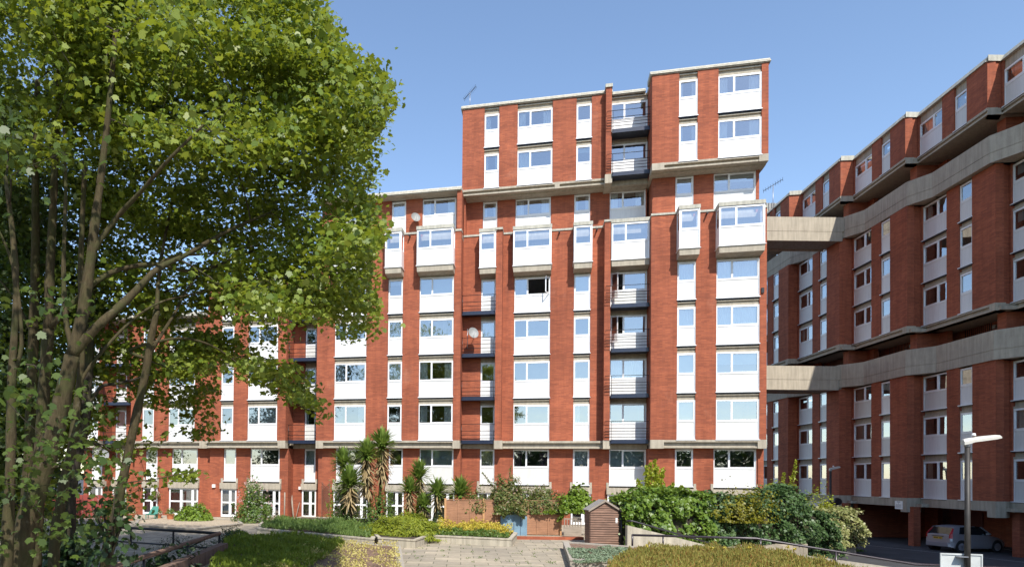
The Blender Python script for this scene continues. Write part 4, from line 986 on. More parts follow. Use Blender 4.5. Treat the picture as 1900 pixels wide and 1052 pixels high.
# ---- yuccas
def yucca(label, x, yt, Y, yb, skirt, R=.62, hts=None):
    base = at(x, Y, TER + .2); zt = zy(yt, x, Y) - R * .62
    R *= 1.38; t = thing('yucca', base, label, 'yucca', 'yuccas in the long planter'); m = MB(); lean = rng.normal(0, .06, 2)
    m.tube([(base[0] + lean[0] * 3, base[1], base[2]), (base[0] + lean[0], base[1], (base[2] + zt) / 2), (base[0], base[1], zt)], [.10, .085, .07], 8); m.build('trunk', M['bark'], t)
    c = np.array((base[0], base[1], zt))
    def rosette(nm, n, zlo, zhi, elo, ehi, mt, ln, r_):
        a = rng.uniform(0, 2 * np.pi, n); e = rng.uniform(elo, ehi, n); d = np.column_stack([np.cos(a) * np.cos(e), np.sin(a) * np.cos(e), np.sin(e)])
        o = c + np.column_stack([np.zeros(n), np.zeros(n), rng.uniform(zlo, zhi, n)]); l = ln * rng.uniform(.75, 1.15, n)
        side = unit(np.cross(d, (0, 0, 1.))); nr = np.cross(side, d)
        leaf_obj(nm, o + d * (l * .5)[:, None], nr, l, 'strap', mt, t, d, curl=r_)
    rosette('rosette', 300, -.35, .12, math.radians(-20), math.radians(88), L['yuc'], R, .18)
    if skirt > 0: rosette('dead_leaves', int(110 * skirt), -skirt, -.1, math.radians(-75), math.radians(-15), L['yucd'], R * .95, .1)
for args in [('tallest yucca with a long skirt of dead leaves', 708, 808, 36.8, 0, 1.7, .68), ('second tallest yucca with a deep brown skirt, left of the tallest', 680, 826, 36.4, 0, 1.9, .70),
             ('yucca head poking up before the dark window at the left of the clump', 636, 843, 37, 0, .3, .58), ('lower front yucca of the tall clump', 649, 878, 36.0, 0, 1.1, .68),
             ('taller yucca of the thin pair beside the white door', 778, 866, 36.6, 0, .9, .55), ('shorter yucca of the thin pair beside the white door', 760, 893, 36.2, 0, 1.0, .52),
             ('single yucca in front of the wide ground floor window', 812, 897, 36.0, 0, .7, .55), ('yucca head rising behind the fence top', 855, 898, 34.9, 0, 0, .6), ('small low yucca rosette near the ground', 786, 925, 35.8, 0, .25, .42)]:
    yucca(*args)
# ---- beds in front
c4 = np.array(in4)
cover('moss_green_juniper', 'mossy green ground juniper at the left of the mulched bed, half in tree shade', [gp(425, 1003), gp(500, 1000), gp(618, 1008), gp(640, 1018), gp(560, 1070), gp(385, 1070)], TER + .05, .5, 20000, .15, 'blade', L['moss'], .8)
cover('variegated_ground_cover', 'yellow variegated clumps scattered over the mulch', [gp(600, 1010), gp(738, 1018), gp(746, 1072), gp(470, 1072), gp(560, 1030)], TER + .06, .36, 9000, .07, 'oval', L['vari'], 1.7, dens=.52, flat=.3)
cover('grey_ground_cover', 'silvery grey green mat in the corner of the raised bed', [gp(1052, 1019, TER + .3), gp(1165, 1016, TER + .3), gp(1190, 1030, TER + .3), gp(1165, 1046, TER + .3), gp(1066, 1043, TER + .3)], TER + .27, .16, 7500, .075, 'oval', L['grey'], 1.5)
cover('rusty_grass', 'rusty yellow green grass filling the raised bed in front of the handrail', [gp(1185, 1018, TER + .3), (13.5, 25.0), (14.1, 24.5), (13.1, 18.2), gp(1120, 1060, TER + .3), gp(1150, 1035, TER + .3)], TER + .25, .36, 34000, .12, 'blade', L['rust'], 1.9)
b0 = [gp(1345, 1020, TER + .5), gp(1462, 1018, TER + .5), gp(1475, 1022, TER + .5), gp(1200, 1016, TER + .5), gp(1320, 1021, TER + .5), gp(1390, 1018, TER + .5)]
for i, (x, y) in enumerate(b0):
    P = np.array((x, y, TER + .58)) + rng.normal(0, .022, (20, 3)); o = leaf_obj('yellow_daisy', P, rng.normal(0, 1, P.shape), .07, 'oval', L['yel']); tag(o, 'yellow flower head above the rusty grass', 'flower', 'yellow flowers in the raised bed')
q = scatter([gp(760, 1050), gp(752, 1018), gp(800, 1008), gp(1040, 1010), gp(1050, 1050)], 42); P = np.repeat(np.column_stack([q, np.full(len(q), TER + .02)]), 9, 0) + rng.normal(0, .045, (378, 3)) * (1, 1, .5); tag(leaf_obj('weeds', P, rng.normal(0, 1, P.shape), .05, 'oval', L['grn']), 'tiny weeds scattered in the joints of the sunny paving', 'weeds', None, 'stuff')
# ---- along the building at the left
bushpx('hydrangea', 'round bright green bush on the gravel by the patio doors', 'bush', 321, 402, 929, 977, 41.5, 3600, .17, 'oval', L['hydr'], 1.2, .12)
bushpx('rose_bush', 'tall rose bush with pink blooms in front of the patio doors', 'bush', 436, 506, 886, 976, 41.0, 5200, .13, 'oval', L['grn'], .9, .35, (L['pink'], 50, .09))
bushpx('garden_bush', 'straggly dark shrub at the corner of the shaded rail', 'bush', 400, 455, 975, 1006, 27.5, 1100, .07, 'oval', L['dark'], .7, .5)
bushpx('garden_bush', 'thin dark weedy shrub in front of the black double rail', 'bush', 280, 410, 992, 1022, 26.2, 1300, .06, 'oval', L['dark'], .4, .5)
bushpx('garden_bush', 'leafy pot plant bush beside the red timber screen', 'bush', 205, 240, 905, 955, 42, 1200, .14, 'oval', L['hydr'], .7, .5)
def pot(label, x, Y, r=.2, h=.34, plant='grn', pink=False):
    b = at(x, Y, TER); t = thing('flower_pot', b, label, 'flower pot', 'terracotta pots by the patio doors'); m = MB()
    k = 14
    def ring(rr, z): return [(b[0] + rr * math.cos(6.283 * i / k), b[1] + rr * math.sin(6.283 * i / k), z) for i in range(k)]
    for (r0, z0, r1, z1) in ((r * .7, TER, r * .95, TER + h * .82), (r * 1.08, TER + h * .82, r * 1.1, TER + h)): m.hull(ring(r0, z0), ring(r1, z1))
    m.build('pot', M['terra'], t)
    d = unit(rng.normal(0, 1, (220, 3))); d[:, 2] = abs(d[:, 2]); P = np.array((b[0], b[1], TER + h)) + d * np.array((r * 1.4, r * 1.4, r * 1.9)) * rng.uniform(.5, 1, (220, 1))
    leaf_obj('plant', P, d + rng.normal(0, .5, P.shape), .09, 'oval', L[plant], t)
    if pink: leaf_obj('flowers', P[:70] + d[:70] * .05, d[:70], .08, 'oval', L['pink'], t)
pot('terracotta pot nearest the round bush', 317, 42.2, .24, .42); pot('terracotta pot with pale flowers beside the green folding chair', 295, 43, .2, .34, 'grn', True)
pot('large terracotta pot left of the leaning tree trunk', 243, 42.0, .28, .42, 'grn', True); pot('terracotta pot against the red screen', 196, 42.0, .22, .3, 'hydr'); pot('pot of pink flowers below the leaning planks', 511, 39.2, .2, .26, 'grn', True); pot('small pot by the patio bed kerb', 530, 39, .16, .22)
# green folding chair
b = at(284, 42.6, TER); t = thing('folding_chair', b, 'teal green folding garden chair by the patio doors', 'chair'); m = MB(); gmat = plain('teal_plastic', (.03, .20, .15), .5)
m.hull([(b[0] - .3, b[1], TER + .35), (b[0] + .3, b[1], TER + .35), (b[0] + .3, b[1] + .03, TER + .35), (b[0] - .3, b[1] + .03, TER + .35)], [(b[0] - .08, b[1] + .25, TER + .85), (b[0] + .3, b[1] + .25, TER + .85), (b[0] + .3, b[1] + .28, TER + .85), (b[0] - .08, b[1] + .28, TER + .85)]); m.build('backrest', gmat, t)
m = MB(); wbox(m, b[0] - .3, b[0] + .3, b[1] - .4, b[1] + .02, TER + .36, TER + .4); m.build('seat', gmat, t)
for sx in (-.28, .28):
    for sy in (-.38, .0): m = MB(); wbox(m, b[0] + sx - .02, b[0] + sx + .02, b[1] + sy - .02, b[1] + sy + .02, TER, TER + .36); m.build('leg', gmat, t)
# hanging basket, wall lights, planks, trellis, red screen
u_ = lambda x, n: (lambda k, P: (k * P.y - P.x) / (MF.U.x - k * MF.U.y))((x - CX) / F_PX, MF.P + MF.N * n)
def wallpt(x, y, n):
    u = u_(x, n); q = MF(u, n, 0); return u, zy(y, x, q[1])
uu, z_ = wallpt(291, 918, -.6)
t = thing('hanging_basket', MF(uu, -.6, z_), 'hanging basket of pink and white flowers on the brick wall between the patio doors', 'hanging basket'); m = MB(); m.tube([MF(uu, -.88, z_ + .3), MF(uu, -.6, z_ + .32), MF(uu, -.6, z_ + .1)], .012, 5); m.build('bracket', M['black'], t)
P = np.array(MF(uu, -.6, z_)) + rng.normal(0, .13, (220, 3)); leaf_obj('plant', P, rng.normal(0, 1, P.shape), .09, 'oval', L['grn'], t); P = np.array(MF(uu, -.5, z_ + .08)) + rng.normal(0, .13, (150, 3)); leaf_obj('flowers', P, rng.normal(0, 1, P.shape), .08, 'oval', L['pink'], t)
def wallbox(name, label, cat, x, y, n, w_, h, d, mt, group=None):
    u, z = wallpt(x, y, n); m = MB(); m.box(MF, u - w_ / 2, u + w_ / 2, n + .002, n + d, z - h / 2, z + h / 2); return tag(m.build(name, mt), label, cat, group)
wallbox('wall_box', 'cream service box high on the brick beside the glazed door left of the rose bush', 'service box', 398, 901, -.53, .22, .22, .12, M['curtain']); wallbox('wall_box', 'cream service box beside the glazed door by the leaning planks', 'service box', 558, 905, -1.45, .2, .2, .12, M['curtain'])
wallbox('wall_lantern', 'white wall lantern between the patio doors', 'lantern', 286, 905, -.88, .18, .45, .18, M['white'])
wallbox('vent_box', 'small dark bracket on the narrow brick pier at the right end of the sunlit block', 'bracket', 1414, 539, 0.0, .14, .3, .08, M['black'])
for i, (x0, y0, x1, y1, th, lb) in enumerate([(529, 913, 529, 966, .05, 'straight pale plank leaning on the brick wall'), (540, 918, 546, 966, .06, 'rough split plank, the middle of three leaning on the wall'), (555, 932, 550, 966, .025, 'thin cane leaning beside the glazed door')]):
    u0, z0 = wallpt(x0, y0, -1.2 if i else -.5); u1, z1 = wallpt(x1, y1, -.9 if i else -.3); m = MB()
    m.tube([MF(u1, -.9 if i else -.25, TER), MF((u0 + u1) / 2, -1.1 if i else -.4, (TER + z0) / 2), MF(u0, -1.36 if i else -.5, z0)], th, 6); tag(m.build('plank', M['grey_wood']), lb, 'plank')
u0, _ = wallpt(598, 930, -.66); u1, _ = wallpt(612, 930, -.66); zt0 = wallpt(605, 893, -.66)[1]; m = MB()
for i in range(-6, 14):
    for s_ in (1, -1):
        a_, b_ = i * .16, i * .16 + (u1 - u0) * 1.0
        zA, zB = TER + .3 + (a_ if s_ > 0 else b_), TER + .3 + (b_ if s_ > 0 else a_)
        if min(zA, zB) > TER + .2 and max(zA, zB) < zt0: m.tube([MF(u0, -.66 + .01 * s_, zA), MF(u1, -.66 + .01 * s_, zB)], .012, 4)
for u in (u0, u1): m.box(MF, u - .015, u + .015, -.69, -.66, TER + .2, zt0)
tag(m.build('trellis', M['shed']), 'narrow brown diamond trellis on the brick wall left of the yuccas', 'trellis')
t = thing('timber_screen', at(160, 43.5, TER), 'dark red timber screen at the far left end of the block', 'fence'); m = MB()
for q in range(26): x = -26 + q * .32; wbox(m, x, x + .30, 43.3 + q * .02, 43.34 + q * .02, TER, TER + 1.5)
m.build('fence_panel', M['redp'], t); m = MB()
for q in range(5): wbox(m, -26 + q * 2 - .05, -26 + q * 2 + .05, 43.2, 43.29, TER, TER + 1.6)
m.build('post', M['redp'], t)
# ---- dishes and aerials
def dish(label, x, y, n, r=.36, stand=.35, pole=False, fr=MF):
    u, z = wallpt(x, y, n + stand); t = thing('satellite_dish', fr(u, n + stand, z), label, 'satellite dish', 'satellite dishes on the flats'); m = MB(); k = 20
    ax = Vector((.25, -.9, .35)).normalized(); a = ax.cross(Vector((0, 0, 1))).normalized(); b = ax.cross(a); c = Vector(fr(u, n + stand, z)); prev = None
    for j in range(5):
        q = j / 4; rg = [c + ax * (.12 * q * q * r / .36) + (a * math.cos(6.2832 * i / k) * .9 + b * math.sin(6.2832 * i / k)) * r * q for i in range(k)]
        if prev and j > 0:
            for i in range(k): m.face([prev[i], prev[(i + 1) % k], rg[(i + 1) % k], rg[i]] if j > 1 else [c, rg[(i + 1) % k], rg[i]], 0, True)
        prev = rg
    m.build('reflector', M['dish'], t); m = MB(); m.tube([c - b * r * .9 * -1, c + ax * .35 + Vector((0, 0, -.05))], .012, 5); m.tube([c, fr(u, n + .02, z - .1)], .02, 6)
    if pole: m.tube([fr(u - .35, n + stand - .15, z - .9), fr(u - .35, n + stand - .15, z + .35)], .02, 6); m.tube([c, fr(u - .35, n + stand - .15, z)], .02, 5)
    m.build('arm', M['metal'], t)
dish('grey satellite dish on the top storey between two windows', 766, 405, -.95, .34); dish('tilted dish on a pole on the second highest recessed balcony', 875, 619, nB, .38, .8, True)
dish('satellite dish half hidden by the tree at the far left', 180, 706, 0, .42, .3); dish('large pale dish above the ground floor at the far left', 190, 846, -.4, .5, .3)
def aerial(label, base, h, ln, up, n=11, az=0.3):
    t = thing('tv_aerial', base, label, 'aerial', 'television aerials'); m = MB(); b = Vector(base); m.tube([b, b + Vector((0, 0, h))], .02, 6); m.build('mast', M['metal'], t)
    d = Vector((math.cos(az) * math.cos(up), math.sin(az) * math.cos(up), math.sin(up))); s = Vector((-math.sin(az), math.cos(az), 0)).cross(d); m = MB(); c = b + Vector((0, 0, h)); m.tube([c - d * ln * .5, c + d * ln * .5], .018, 5)
    s2 = Vector((-math.sin(az), math.cos(az), 0)) * .4 + s * .6
    for i in range(n): q = c + d * ln * (i / (n - 1) - .5); m.tube([q - s2 * .2, q + s2 * .2], .009, 4)
    m.build('boom', M['black'], t)
aerial('dark television aerial at the left corner of the tallest roof', MF(-15.7, -1.6, 23.9), 1.1, 1.3, math.radians(50)); q = at(1433, 44, zy(400, 1430, 44)); aerial('television aerial on the rooftop behind the upper footbridge', q, 2.0, 1.6, math.radians(32), 9, .1)
# distant roof behind
t = thing('distant_building', (34, 62, PARK), 'sliver of a pale ribbed roof seen between the two brick blocks', 'building'); m = MB(); X0, X1 = float(AY(1421, 380, 62)[0]) - 4, float(AY(1441, 380, 62)[0]); wbox(m, X0, X1, 62, 66, PARK, zy(388, 1430, 62)); m.build('wall', M['conc'], t); m = MB()
for q in range(22): wbox(m, X0 + q * .25, X0 + q * .25 + .05, 61.9, 62, zy(400, 1430, 62), zy(377, 1430, 62))
wbox(m, X0, X1, 62, 66, zy(388, 1430, 62), zy(377, 1430, 62)); m.build('roof', M['dish'], t)
# ---- notice on the base band, wall lamps
frn, _ = facet(BC[4], math.radians(5.5), 5.75)
ua, ub = t_of(frn, 1662), t_of(frn, 1676); Yq = frn(ua, 0, 0)[1]; za, zb_ = zy(928.5, 1669, Yq), zy(943.5, 1669, Yq)
t = thing('notice', frn(ua, .05, zb_), 'small white parking notice on the concrete beam over the car port', 'sign'); m = MB(); m.box(frn, ua, ub, .025, .045, zb_, za); m.build('sign_board', M['white'], t); m = MB(); hh = za - zb_; ww = ub - ua
m.box(frn, ua + ww * .28, ua + ww * .72, .045, .048, za - hh * .16, za - hh * .07)
for q in range(6): m.box(frn, ua + ww * .1, ua + ww * (.9 - .1 * (q % 2)), .045, .048, za - hh * (.46 + q * .075), za - hh * (.43 + q * .075))
m.build('lettering', plain('grey_lettering', (.25, .26, .30), .6), t)
cu = bpy.data.curves.new('digit', 'FONT'); cu.body = '3'; cu.size = hh * .30; cu.align_x = 'CENTER'; tmp = bpy.data.objects.new('tmp', cu); me_ = bpy.data.meshes.new_from_object(tmp); bpy.data.objects.remove(tmp); me_.materials.clear(); me_.materials.append(bpy.data.materials['grey_lettering']); to = bpy.data.objects.new('digit', me_); link(to); to.parent = t
to.matrix_parent_inverse = Matrix.Identity(4); mt4 = Matrix.Identity(4); mt4.col[0][:3] = frn.U; mt4.col[1][:3] = (0, 0, 1); mt4.col[2][:3] = frn.N; pp = Vector(frn((ua + ub) / 2, .05, za - hh * .40)) - t.location; mt4.col[3][:3] = pp; to.matrix_basis = mt4
q = at(1553, 45.5, zy(930, 1553, 45.5)); m = MB(); m.tube([(q[0], 45.5, q[2]), (q[0], 45.3, q[2])], [.28, .22], 12); tag(m.build('bulkhead_lamp', M['black']), 'round black bulkhead lamp on the car port beam above the ivy', 'lamp')
# ---- street lamps
def lamp(label, x, Y, ytop, zb, s=1.0, board=False):
    b = at(x, Y, zb); zt = zy(ytop, x, Y); t = thing('street_lamp', b, label, 'street lamp', 'street lamps'); m = MB(); m.tube([b, (b[0], b[1], zt)], [.075, .065], 12); m.build('pole', M['pole'], t)
    m = MB(); m.tube([(b[0], b[1], zt - .02), (b[0], b[1], zt + .16)], [.075, .085], 12)
    m.build('neck', M['dish'], t); m = MB(); secs = [(-.15, .08, .15, .06), (.0, .12, .17, .08), (.12, .14, .13, .12), (.40, .16, .14, .14), (.80, .15, .12, .17), (.96, .11, .08, .19), (1.0, .09, .03, .19)]; pr = None
    for dx, hw, hh_, zc in secs:
        zc = zt + zc + .02 + dx * .06; X = b[0] + dx * s; hw *= s
        rg = [(X, b[1] - hw, zc - .03), (X, b[1] - hw, zc + hh_ * .35), (X, b[1] - hw * .5, zc + hh_ * .8), (X, b[1] + hw * .5, zc + hh_ * .8), (X, b[1] + hw, zc + hh_ * .35), (X, b[1] + hw, zc - .03)]
        if pr:
            for i in range(6): m.face([pr[i], pr[(i + 1) % 6], rg[(i + 1) % 6], rg[i]], 0, i not in (5,))
        else: m.face(rg)
        pr = rg
    m.face(pr[::-1]); m.build('lamp_head', M['lamp'], t)
    m = MB(); m.tube([(b[0] + .18, b[1], zt + .30), (b[0] + .18, b[1], zt + .38)], [.06, .04], 10); m.build('photocell', M['white'], t)
M['pole'] = plain('lamp_pole_paint', (.03, .026, .022), .55, 0, .3, 6); M['lamp'] = plain('lamp_head_paint', (.52, .50, .44), .5, 0, .1, 4)
lamp('near street lamp with a blank board fixed low on its pole', 1795, 19.2, 828, PARK, .92); lamp('far street lamp rising from behind the variegated ivy', 1541, 44.5, 874, PARK, .62)
b = at(1795, 19.05, 0); zt, zb_ = zy(1028, 1764, 19.05), zy(1075, 1764, 19.05)
t = thing('sign_board', (b[0], 19.0, zb_), 'blank back of a white sign board on the near lamp post', 'sign'); x0, x1 = float(AY(1763, 1030, 19.05)[0]), float(AY(1831, 1030, 19.05)[0]); fs = frame((x0, 19.32), (x1 - x0, -.25)); wd = x1 - x0
m = MB(); m.box(fs, 0, wd, -.14, -.12, zb_, zt); m.box(fs, 0, wd, -.12, -.095, zt - .04, zt); m.box(fs, 0, .03, -.12, -.095, zb_, zt - .041); m.box(fs, wd - .03, wd, -.12, -.095, zb_, zt - .041); m.build('board', plain('board_back', (.50, .52, .50), .6, 0, .1, 3), t)
m = MB(); m.box(fs, wd * .47 - .11, wd * .47 + .11, -.12, .09, zt - .09, zt - .06); m.build('clamp', M['metal'], t)
# ---- parked car
def car(label, origin, ang):
    t = thing('parked_car', (*origin, PARK), label, 'car'); U_ = Vector((math.cos(ang), math.sin(ang), 0)); V_ = Vector((-math.sin(ang), math.cos(ang), 0)); O = Vector((*origin, PARK))
    P = lambda x, y, z: tuple(O + U_ * x * .92 + V_ * y + Vector((0, 0, z)))
    silver = plain('silver_paint', (.42, .42, .46), .28, .55, .04, 1); dk = plain('car_trim', (.02, .02, .022), .4); gls = plain('car_glass', (.012, .015, .018), .06, 0, .05, 1, 1.0); red = plain('tail_lamp_red', (.45, .01, .02), .2); tyre = plain('tyre', (.02, .02, .02), .85)
    #  x, half-width low/mid/belt, z low, z mid, z belt
    S = [(0.0, .62, .70, .66, .34, .62, .92), (.08, .74, .79, .74, .26, .60, .98), (.35, .79, .83, .79, .22, .60, 1.00), (.9, .80, .84, .80, .2, .60, .99), (1.9, .80, .84, .80, .2, .58, .95), (2.7, .80, .84, .79, .2, .58, .90), (3.3, .78, .81, .72, .22, .56, .80), (3.75, .68, .72, .60, .26, .50, .66), (3.9, .5, .56, .45, .3, .46, .56)]
    m = MB(); pr = None
    for x, a, b_, c, z0, z1, z2 in S:
        rg = [P(x, -a, z0), P(x, -b_, z0 + .12), P(x, -b_, z1), P(x, -c, z2), P(x, -c * .6, z2 + .02), P(x, c * .6, z2 + .02), P(x, c, z2), P(x, b_, z1), P(x, b_, z0 + .12), P(x, a, z0)]
        if pr:
            for i in range(10): m.face([pr[i], pr[(i + 1) % 10], rg[(i + 1) % 10], rg[i]], 0, i not in (9,))
        else: m.face(rg)
        pr = rg
    m.face(pr[::-1])
    # roof and pillars
    R_ = [(.36, .57, 1.34), (.62, .61, 1.41), (1.2, .62, 1.45), (1.8, .60, 1.43), (2.1, .56, 1.37)]; pr = None
    for x, hw, z in R_:
        rg = [P(x, -hw - .03, z - .05), P(x, -hw + .08, z), P(x, hw - .08, z), P(x, hw + .03, z - .05)]
        if pr:
            for i in range(3): m.face([pr[i], pr[i + 1], rg[i + 1], rg[i]], 0, True)
        pr = rg
    for sg in (-1, 1):
        for (xa, xb, xc, xd) in ((.06, .52, .72, .36), (1.22, 1.30, 1.28, 1.22), (2.72, 2.80, 2.18, 2.10)):
            m.face([P(xa, sg * .775, .96), P(xb, sg * .785, .97), P(xc, sg * .66, 1.42), P(xd, sg * .645, 1.37)])
    m.build('body', silver, t)
    g = MB()
    for sg in (-1, 1): g.face([P(.52, sg * .76, .97), P(2.78, sg * .76, .93), P(2.12, sg * .62, 1.40), P(.72, sg * .62, 1.38)])
    g.face([P(.02, -.66, .94), P(.02, .66, .94), P(.35, .55, 1.34), P(.35, -.55, 1.34)]); g.face([P(2.78, -.74, .92), P(2.78, .74, .92), P(2.14, .57, 1.4), P(2.14, -.57, 1.4)]); g.build('windows', gls, t)
    for sg in (-1, 1):
        l = MB(); l.hull([P(-.012, sg * .64, .76), P(-.012, sg * .715, .76), P(.08, sg * .80, .76), P(.08, sg * .64, .76)], [P(.0, sg * .65, .96), P(.0, sg * .70, .96), P(.10, sg * .785, .96), P(.10, sg * .65, .96)])
        l.hull([P(0, sg * .66, .98), P(0, sg * .71, .98), P(.10, sg * .78, .98), P(.10, sg * .66, .98)], [P(.30, sg * .575, 1.30), P(.30, sg * .61, 1.30), P(.37, sg * .64, 1.30), P(.37, sg * .575, 1.30)]); l.build('tail_lamp', red, t)
    b_ = MB(); b_.hull([P(-.09, -.66, .30), P(-.09, .66, .30), P(.15, .83, .26), P(.15, -.83, .26)], [P(-.10, -.64, .52), P(-.10, .64, .52), P(.15, .845, .54), P(.15, -.845, .54)]); b_.build('bumper', silver, t)
    pl = MB(); pl.box(frame((O.x, O.y), (0, 0)) if False else (lambda u, n, z: P(-n, u, z)), -.26, .26, .012, .03, .70, .81); pl.build('number_plate', plain('plate_yellow', (.70, .42, .03), .5), t)
    pl = MB(); 
    for q in range(7):
        if q == 4: continue
        a_ = .22 - q * .066; fn_ = lambda u, n, z: P(-n, u, z)
        pl.box(fn_, a_, a_ - .04, .031, .034, .725, .785)
    pl.build('plate_characters', dk, t)
    pl = MB(); pl.box(lambda u, n, z: P(-n, u, z), -.34, .34, .012, .05, .84, .87); pl.build('tailgate_handle', dk, t)
    for sg in (-1, 1):
        mr = MB(); mr.hull([P(2.35, sg * .80, .95), P(2.5, sg * .80, .95), P(2.5, sg * .96, .97), P(2.38, sg * .96, .97)], [P(2.35, sg * .80, 1.07), P(2.48, sg * .80, 1.07), P(2.48, sg * .96, 1.07), P(2.38, sg * .96, 1.07)]); mr.build('mirror', silver, t)
        for x in (.62, 3.10):
            ar = MB(); k = 24; V = [P(x + .36 * math.cos(6.283 * i / k), sg * .843, .32 + .36 * math.sin(6.283 * i / k)) for i in range(k)]; W = [P(x + .36 * math.cos(6.283 * i / k), sg * .6, .32 + .36 * math.sin(6.283 * i / k)) for i in range(k)]; ar.hull(W, V); ar.build('wheel_arch', dk, t)
            wm = MB(); wm.tube([P(x, sg * .68, .30), P(x, sg * .855, .30)], .30, 24, smooth=False); wo = wm.build('wheel', tyre, t)
            rm = MB(); 
            for i in range(6):
                a_ = i * 1.0472; rm.hull([P(x + .05 * math.cos(a_ + 1.57), sg * .86, .30 + .05 * math.sin(a_ + 1.57)), P(x + .20 * math.cos(a_) + .035 * math.cos(a_ + 1.57), sg * .86, .30 + .20 * math.sin(a_) + .035 * math.sin(a_ + 1.57)), P(x + .20 * math.cos(a_) - .035 * math.cos(a_ + 1.57), sg * .86, .30 + .20 * math.sin(a_) - .035 * math.sin(a_ + 1.57)), P(x - .05 * math.cos(a_ + 1.57), sg * .86, .30 - .05 * math.sin(a_ + 1.57))],
                                       [P(x + .05 * math.cos(a_ + 1.57), sg * .872, .30 + .05 * math.sin(a_ + 1.57)), P(x + .20 * math.cos(a_) + .035 * math.cos(a_ + 1.57), sg * .872, .30 + .20 * math.sin(a_) + .035 * math.sin(a_ + 1.57)), P(x + .20 * math.cos(a_) - .035 * math.cos(a_ + 1.57), sg * .872, .30 + .20 * math.sin(a_) - .035 * math.sin(a_ + 1.57)), P(x - .05 * math.cos(a_ + 1.57), sg * .872, .30 - .05 * math.sin(a_ + 1.57))])
            rm.tube([P(x, sg * .852, .30), P(x, sg * .858, .30)], .21, 20, smooth=False); rm.build('rim', silver, wo)
car('silver hatchback parked nose in under the car port, behind the near lamp post', (30.75, 37.85), math.radians(8))
# ================================================================ TREES
def P3(x, y, Y): q = AY(x, y, Y); return np.array((float(q[0]), float(q[1]), float(q[2])))
def limb(pts, Y):
    return [P3(x, y, Y + (p[0] if p else 0)) for (x, y, *p) in pts]
#  name: list of (points px, base radius, tip radius)
TREES = [
 dict(label='forked maple, the thick pale trunk with a sawn stub at the left of the clump', Y=13.0, bark='bark', limbs=[
   ([(28, 1120), (45, 1000), (62, 930), (86, 850), (104, 790), (118, 730), (134, 660)], .26, .17),
   ([(134, 660), (150, 600), (160, 540), (170, 470), (178, 400), (186, 340), (200, 220), (215, 60)], .16, .06),
   ([(137, 655), (165, 622), (192, 595), (240, 552, .3), (291, 500, .6), (345, 473, 1), (420, 430, 1.5), (500, 395, 2)], .13, .03),
   ([(134, 645), (122, 590), (118, 500), (120, 420), (122, 340), (118, 240)], .07, .03),
   ([(170, 470), (190, 440), (220, 400), (262, 355, -.4), (310, 300, -.8), (380, 230, -1)], .08, .025),
   ([(86, 850), (96, 858), (101, 868)], .09, .08)]),
 dict(label='straight maple trunk second from the left of the clump', Y=14.2, bark='bark', limbs=[
   ([(60, 1130), (66, 1000), (74, 850), (83, 700), (90, 610)], .17, .13), ([(90, 610), (93, 500), (98, 400), (102, 300), (110, 120), (112, 0)], .13, .05),
   ([(92, 606), (125, 575), (171, 528), (222, 500, .5), (291, 490, .9), (330, 500, 1.2), (370, 503, 1.5), (410, 490, 2), (458, 470, 2.4), (540, 440, 3), (620, 400, 3.4)], .085, .02),
   ([(291, 490, .9), (330, 475, 1), (400, 470, 1.3), (480, 455, 1.8)], .045, .015)]),
 dict(label='leftmost mottled maple trunk at the edge of the view', Y=12.0, bark='bark', limbs=[
   ([(10, 1130), (14, 1000), (20, 850), (22, 700), (30, 560), (24, 440), (10, 330)], .13, .04), ([(22, 700), (40, 640), (30, 520), (4, 440), (-30, 380)], .05, .02)]),
 dict(label='upright maple trunk behind the forked one', Y=15.5, bark='bark', limbs=[
   ([(40, 1110), (48, 1000), (55, 850), (60, 700), (64, 560), (66, 430), (66, 320), (70, 150)], .19, .07), ([(60, 620), (30, 560), (0, 520)], .05, .02)]),
 dict(label='slim maple leaning to the right, in front of the balconies of the block', Y=15.0, bark='bark', limbs=[
   ([(185, 1120), (198, 1020), (214, 955), (232, 870), (248, 793), (262, 730), (272, 682), (280, 630), (291, 576)], .135, .09),
   ([(291, 576), (296, 500, .5), (310, 420, 1), (330, 320, 1.5)], .07, .02), ([(276, 660), (300, 620), (325, 580, .4), (345, 540, .8), (380, 500, 1.2), (440, 470, 2)], .055, .015),
   ([(272, 665), (240, 650), (300, 632), (345, 628, .3), (390, 640, .6), (430, 665, .9), (470, 700, 1.1), (530, 738, 1.3), (592, 772, 1.4)], .045, .012),
   ([(430, 665, .9), (480, 660, 1.2), (540, 690, 1.4)], .02, .008),
   ([(215, 900), (250, 893), (290, 888, .2), (340, 878, .3), (375, 872, .3)], .02, .007)]),
 dict(label='dark bare maple trunk just left of the red brick, a crooked limb at half height', Y=16.0, bark='barkd', limbs=[
   ([(116, 1110), (125, 1000), (132, 900), (142, 850), (156, 790), (162, 720), (168, 600), (172, 500), (178, 380)], .20, .09),
   ([(156, 790), (160, 765), (175, 735), (190, 716), (215, 712), (245, 705), (300, 690, .5), (360, 700, .9)], .07, .015), ([(165, 690), (190, 650), (240, 600, .5), (300, 545, 1), (380, 520, 1.5), (470, 500, 2)], .05, .015)]),
 dict(label='greenish maple trunk rising between the forked and the dark one', Y=14.0, bark='bark', limbs=[
   ([(98, 1120), (102, 1000), (112, 940), (122, 880), (134, 828), (142, 760), (150, 690), (152, 600), (150, 480), (158, 300)], .15, .06),
   ([(146, 720), (160, 690), (200, 640, .2), (250, 590, .6), (300, 560, .9), (360, 545, 1.2), (450, 520, 1.6)], .05, .015)]),
]
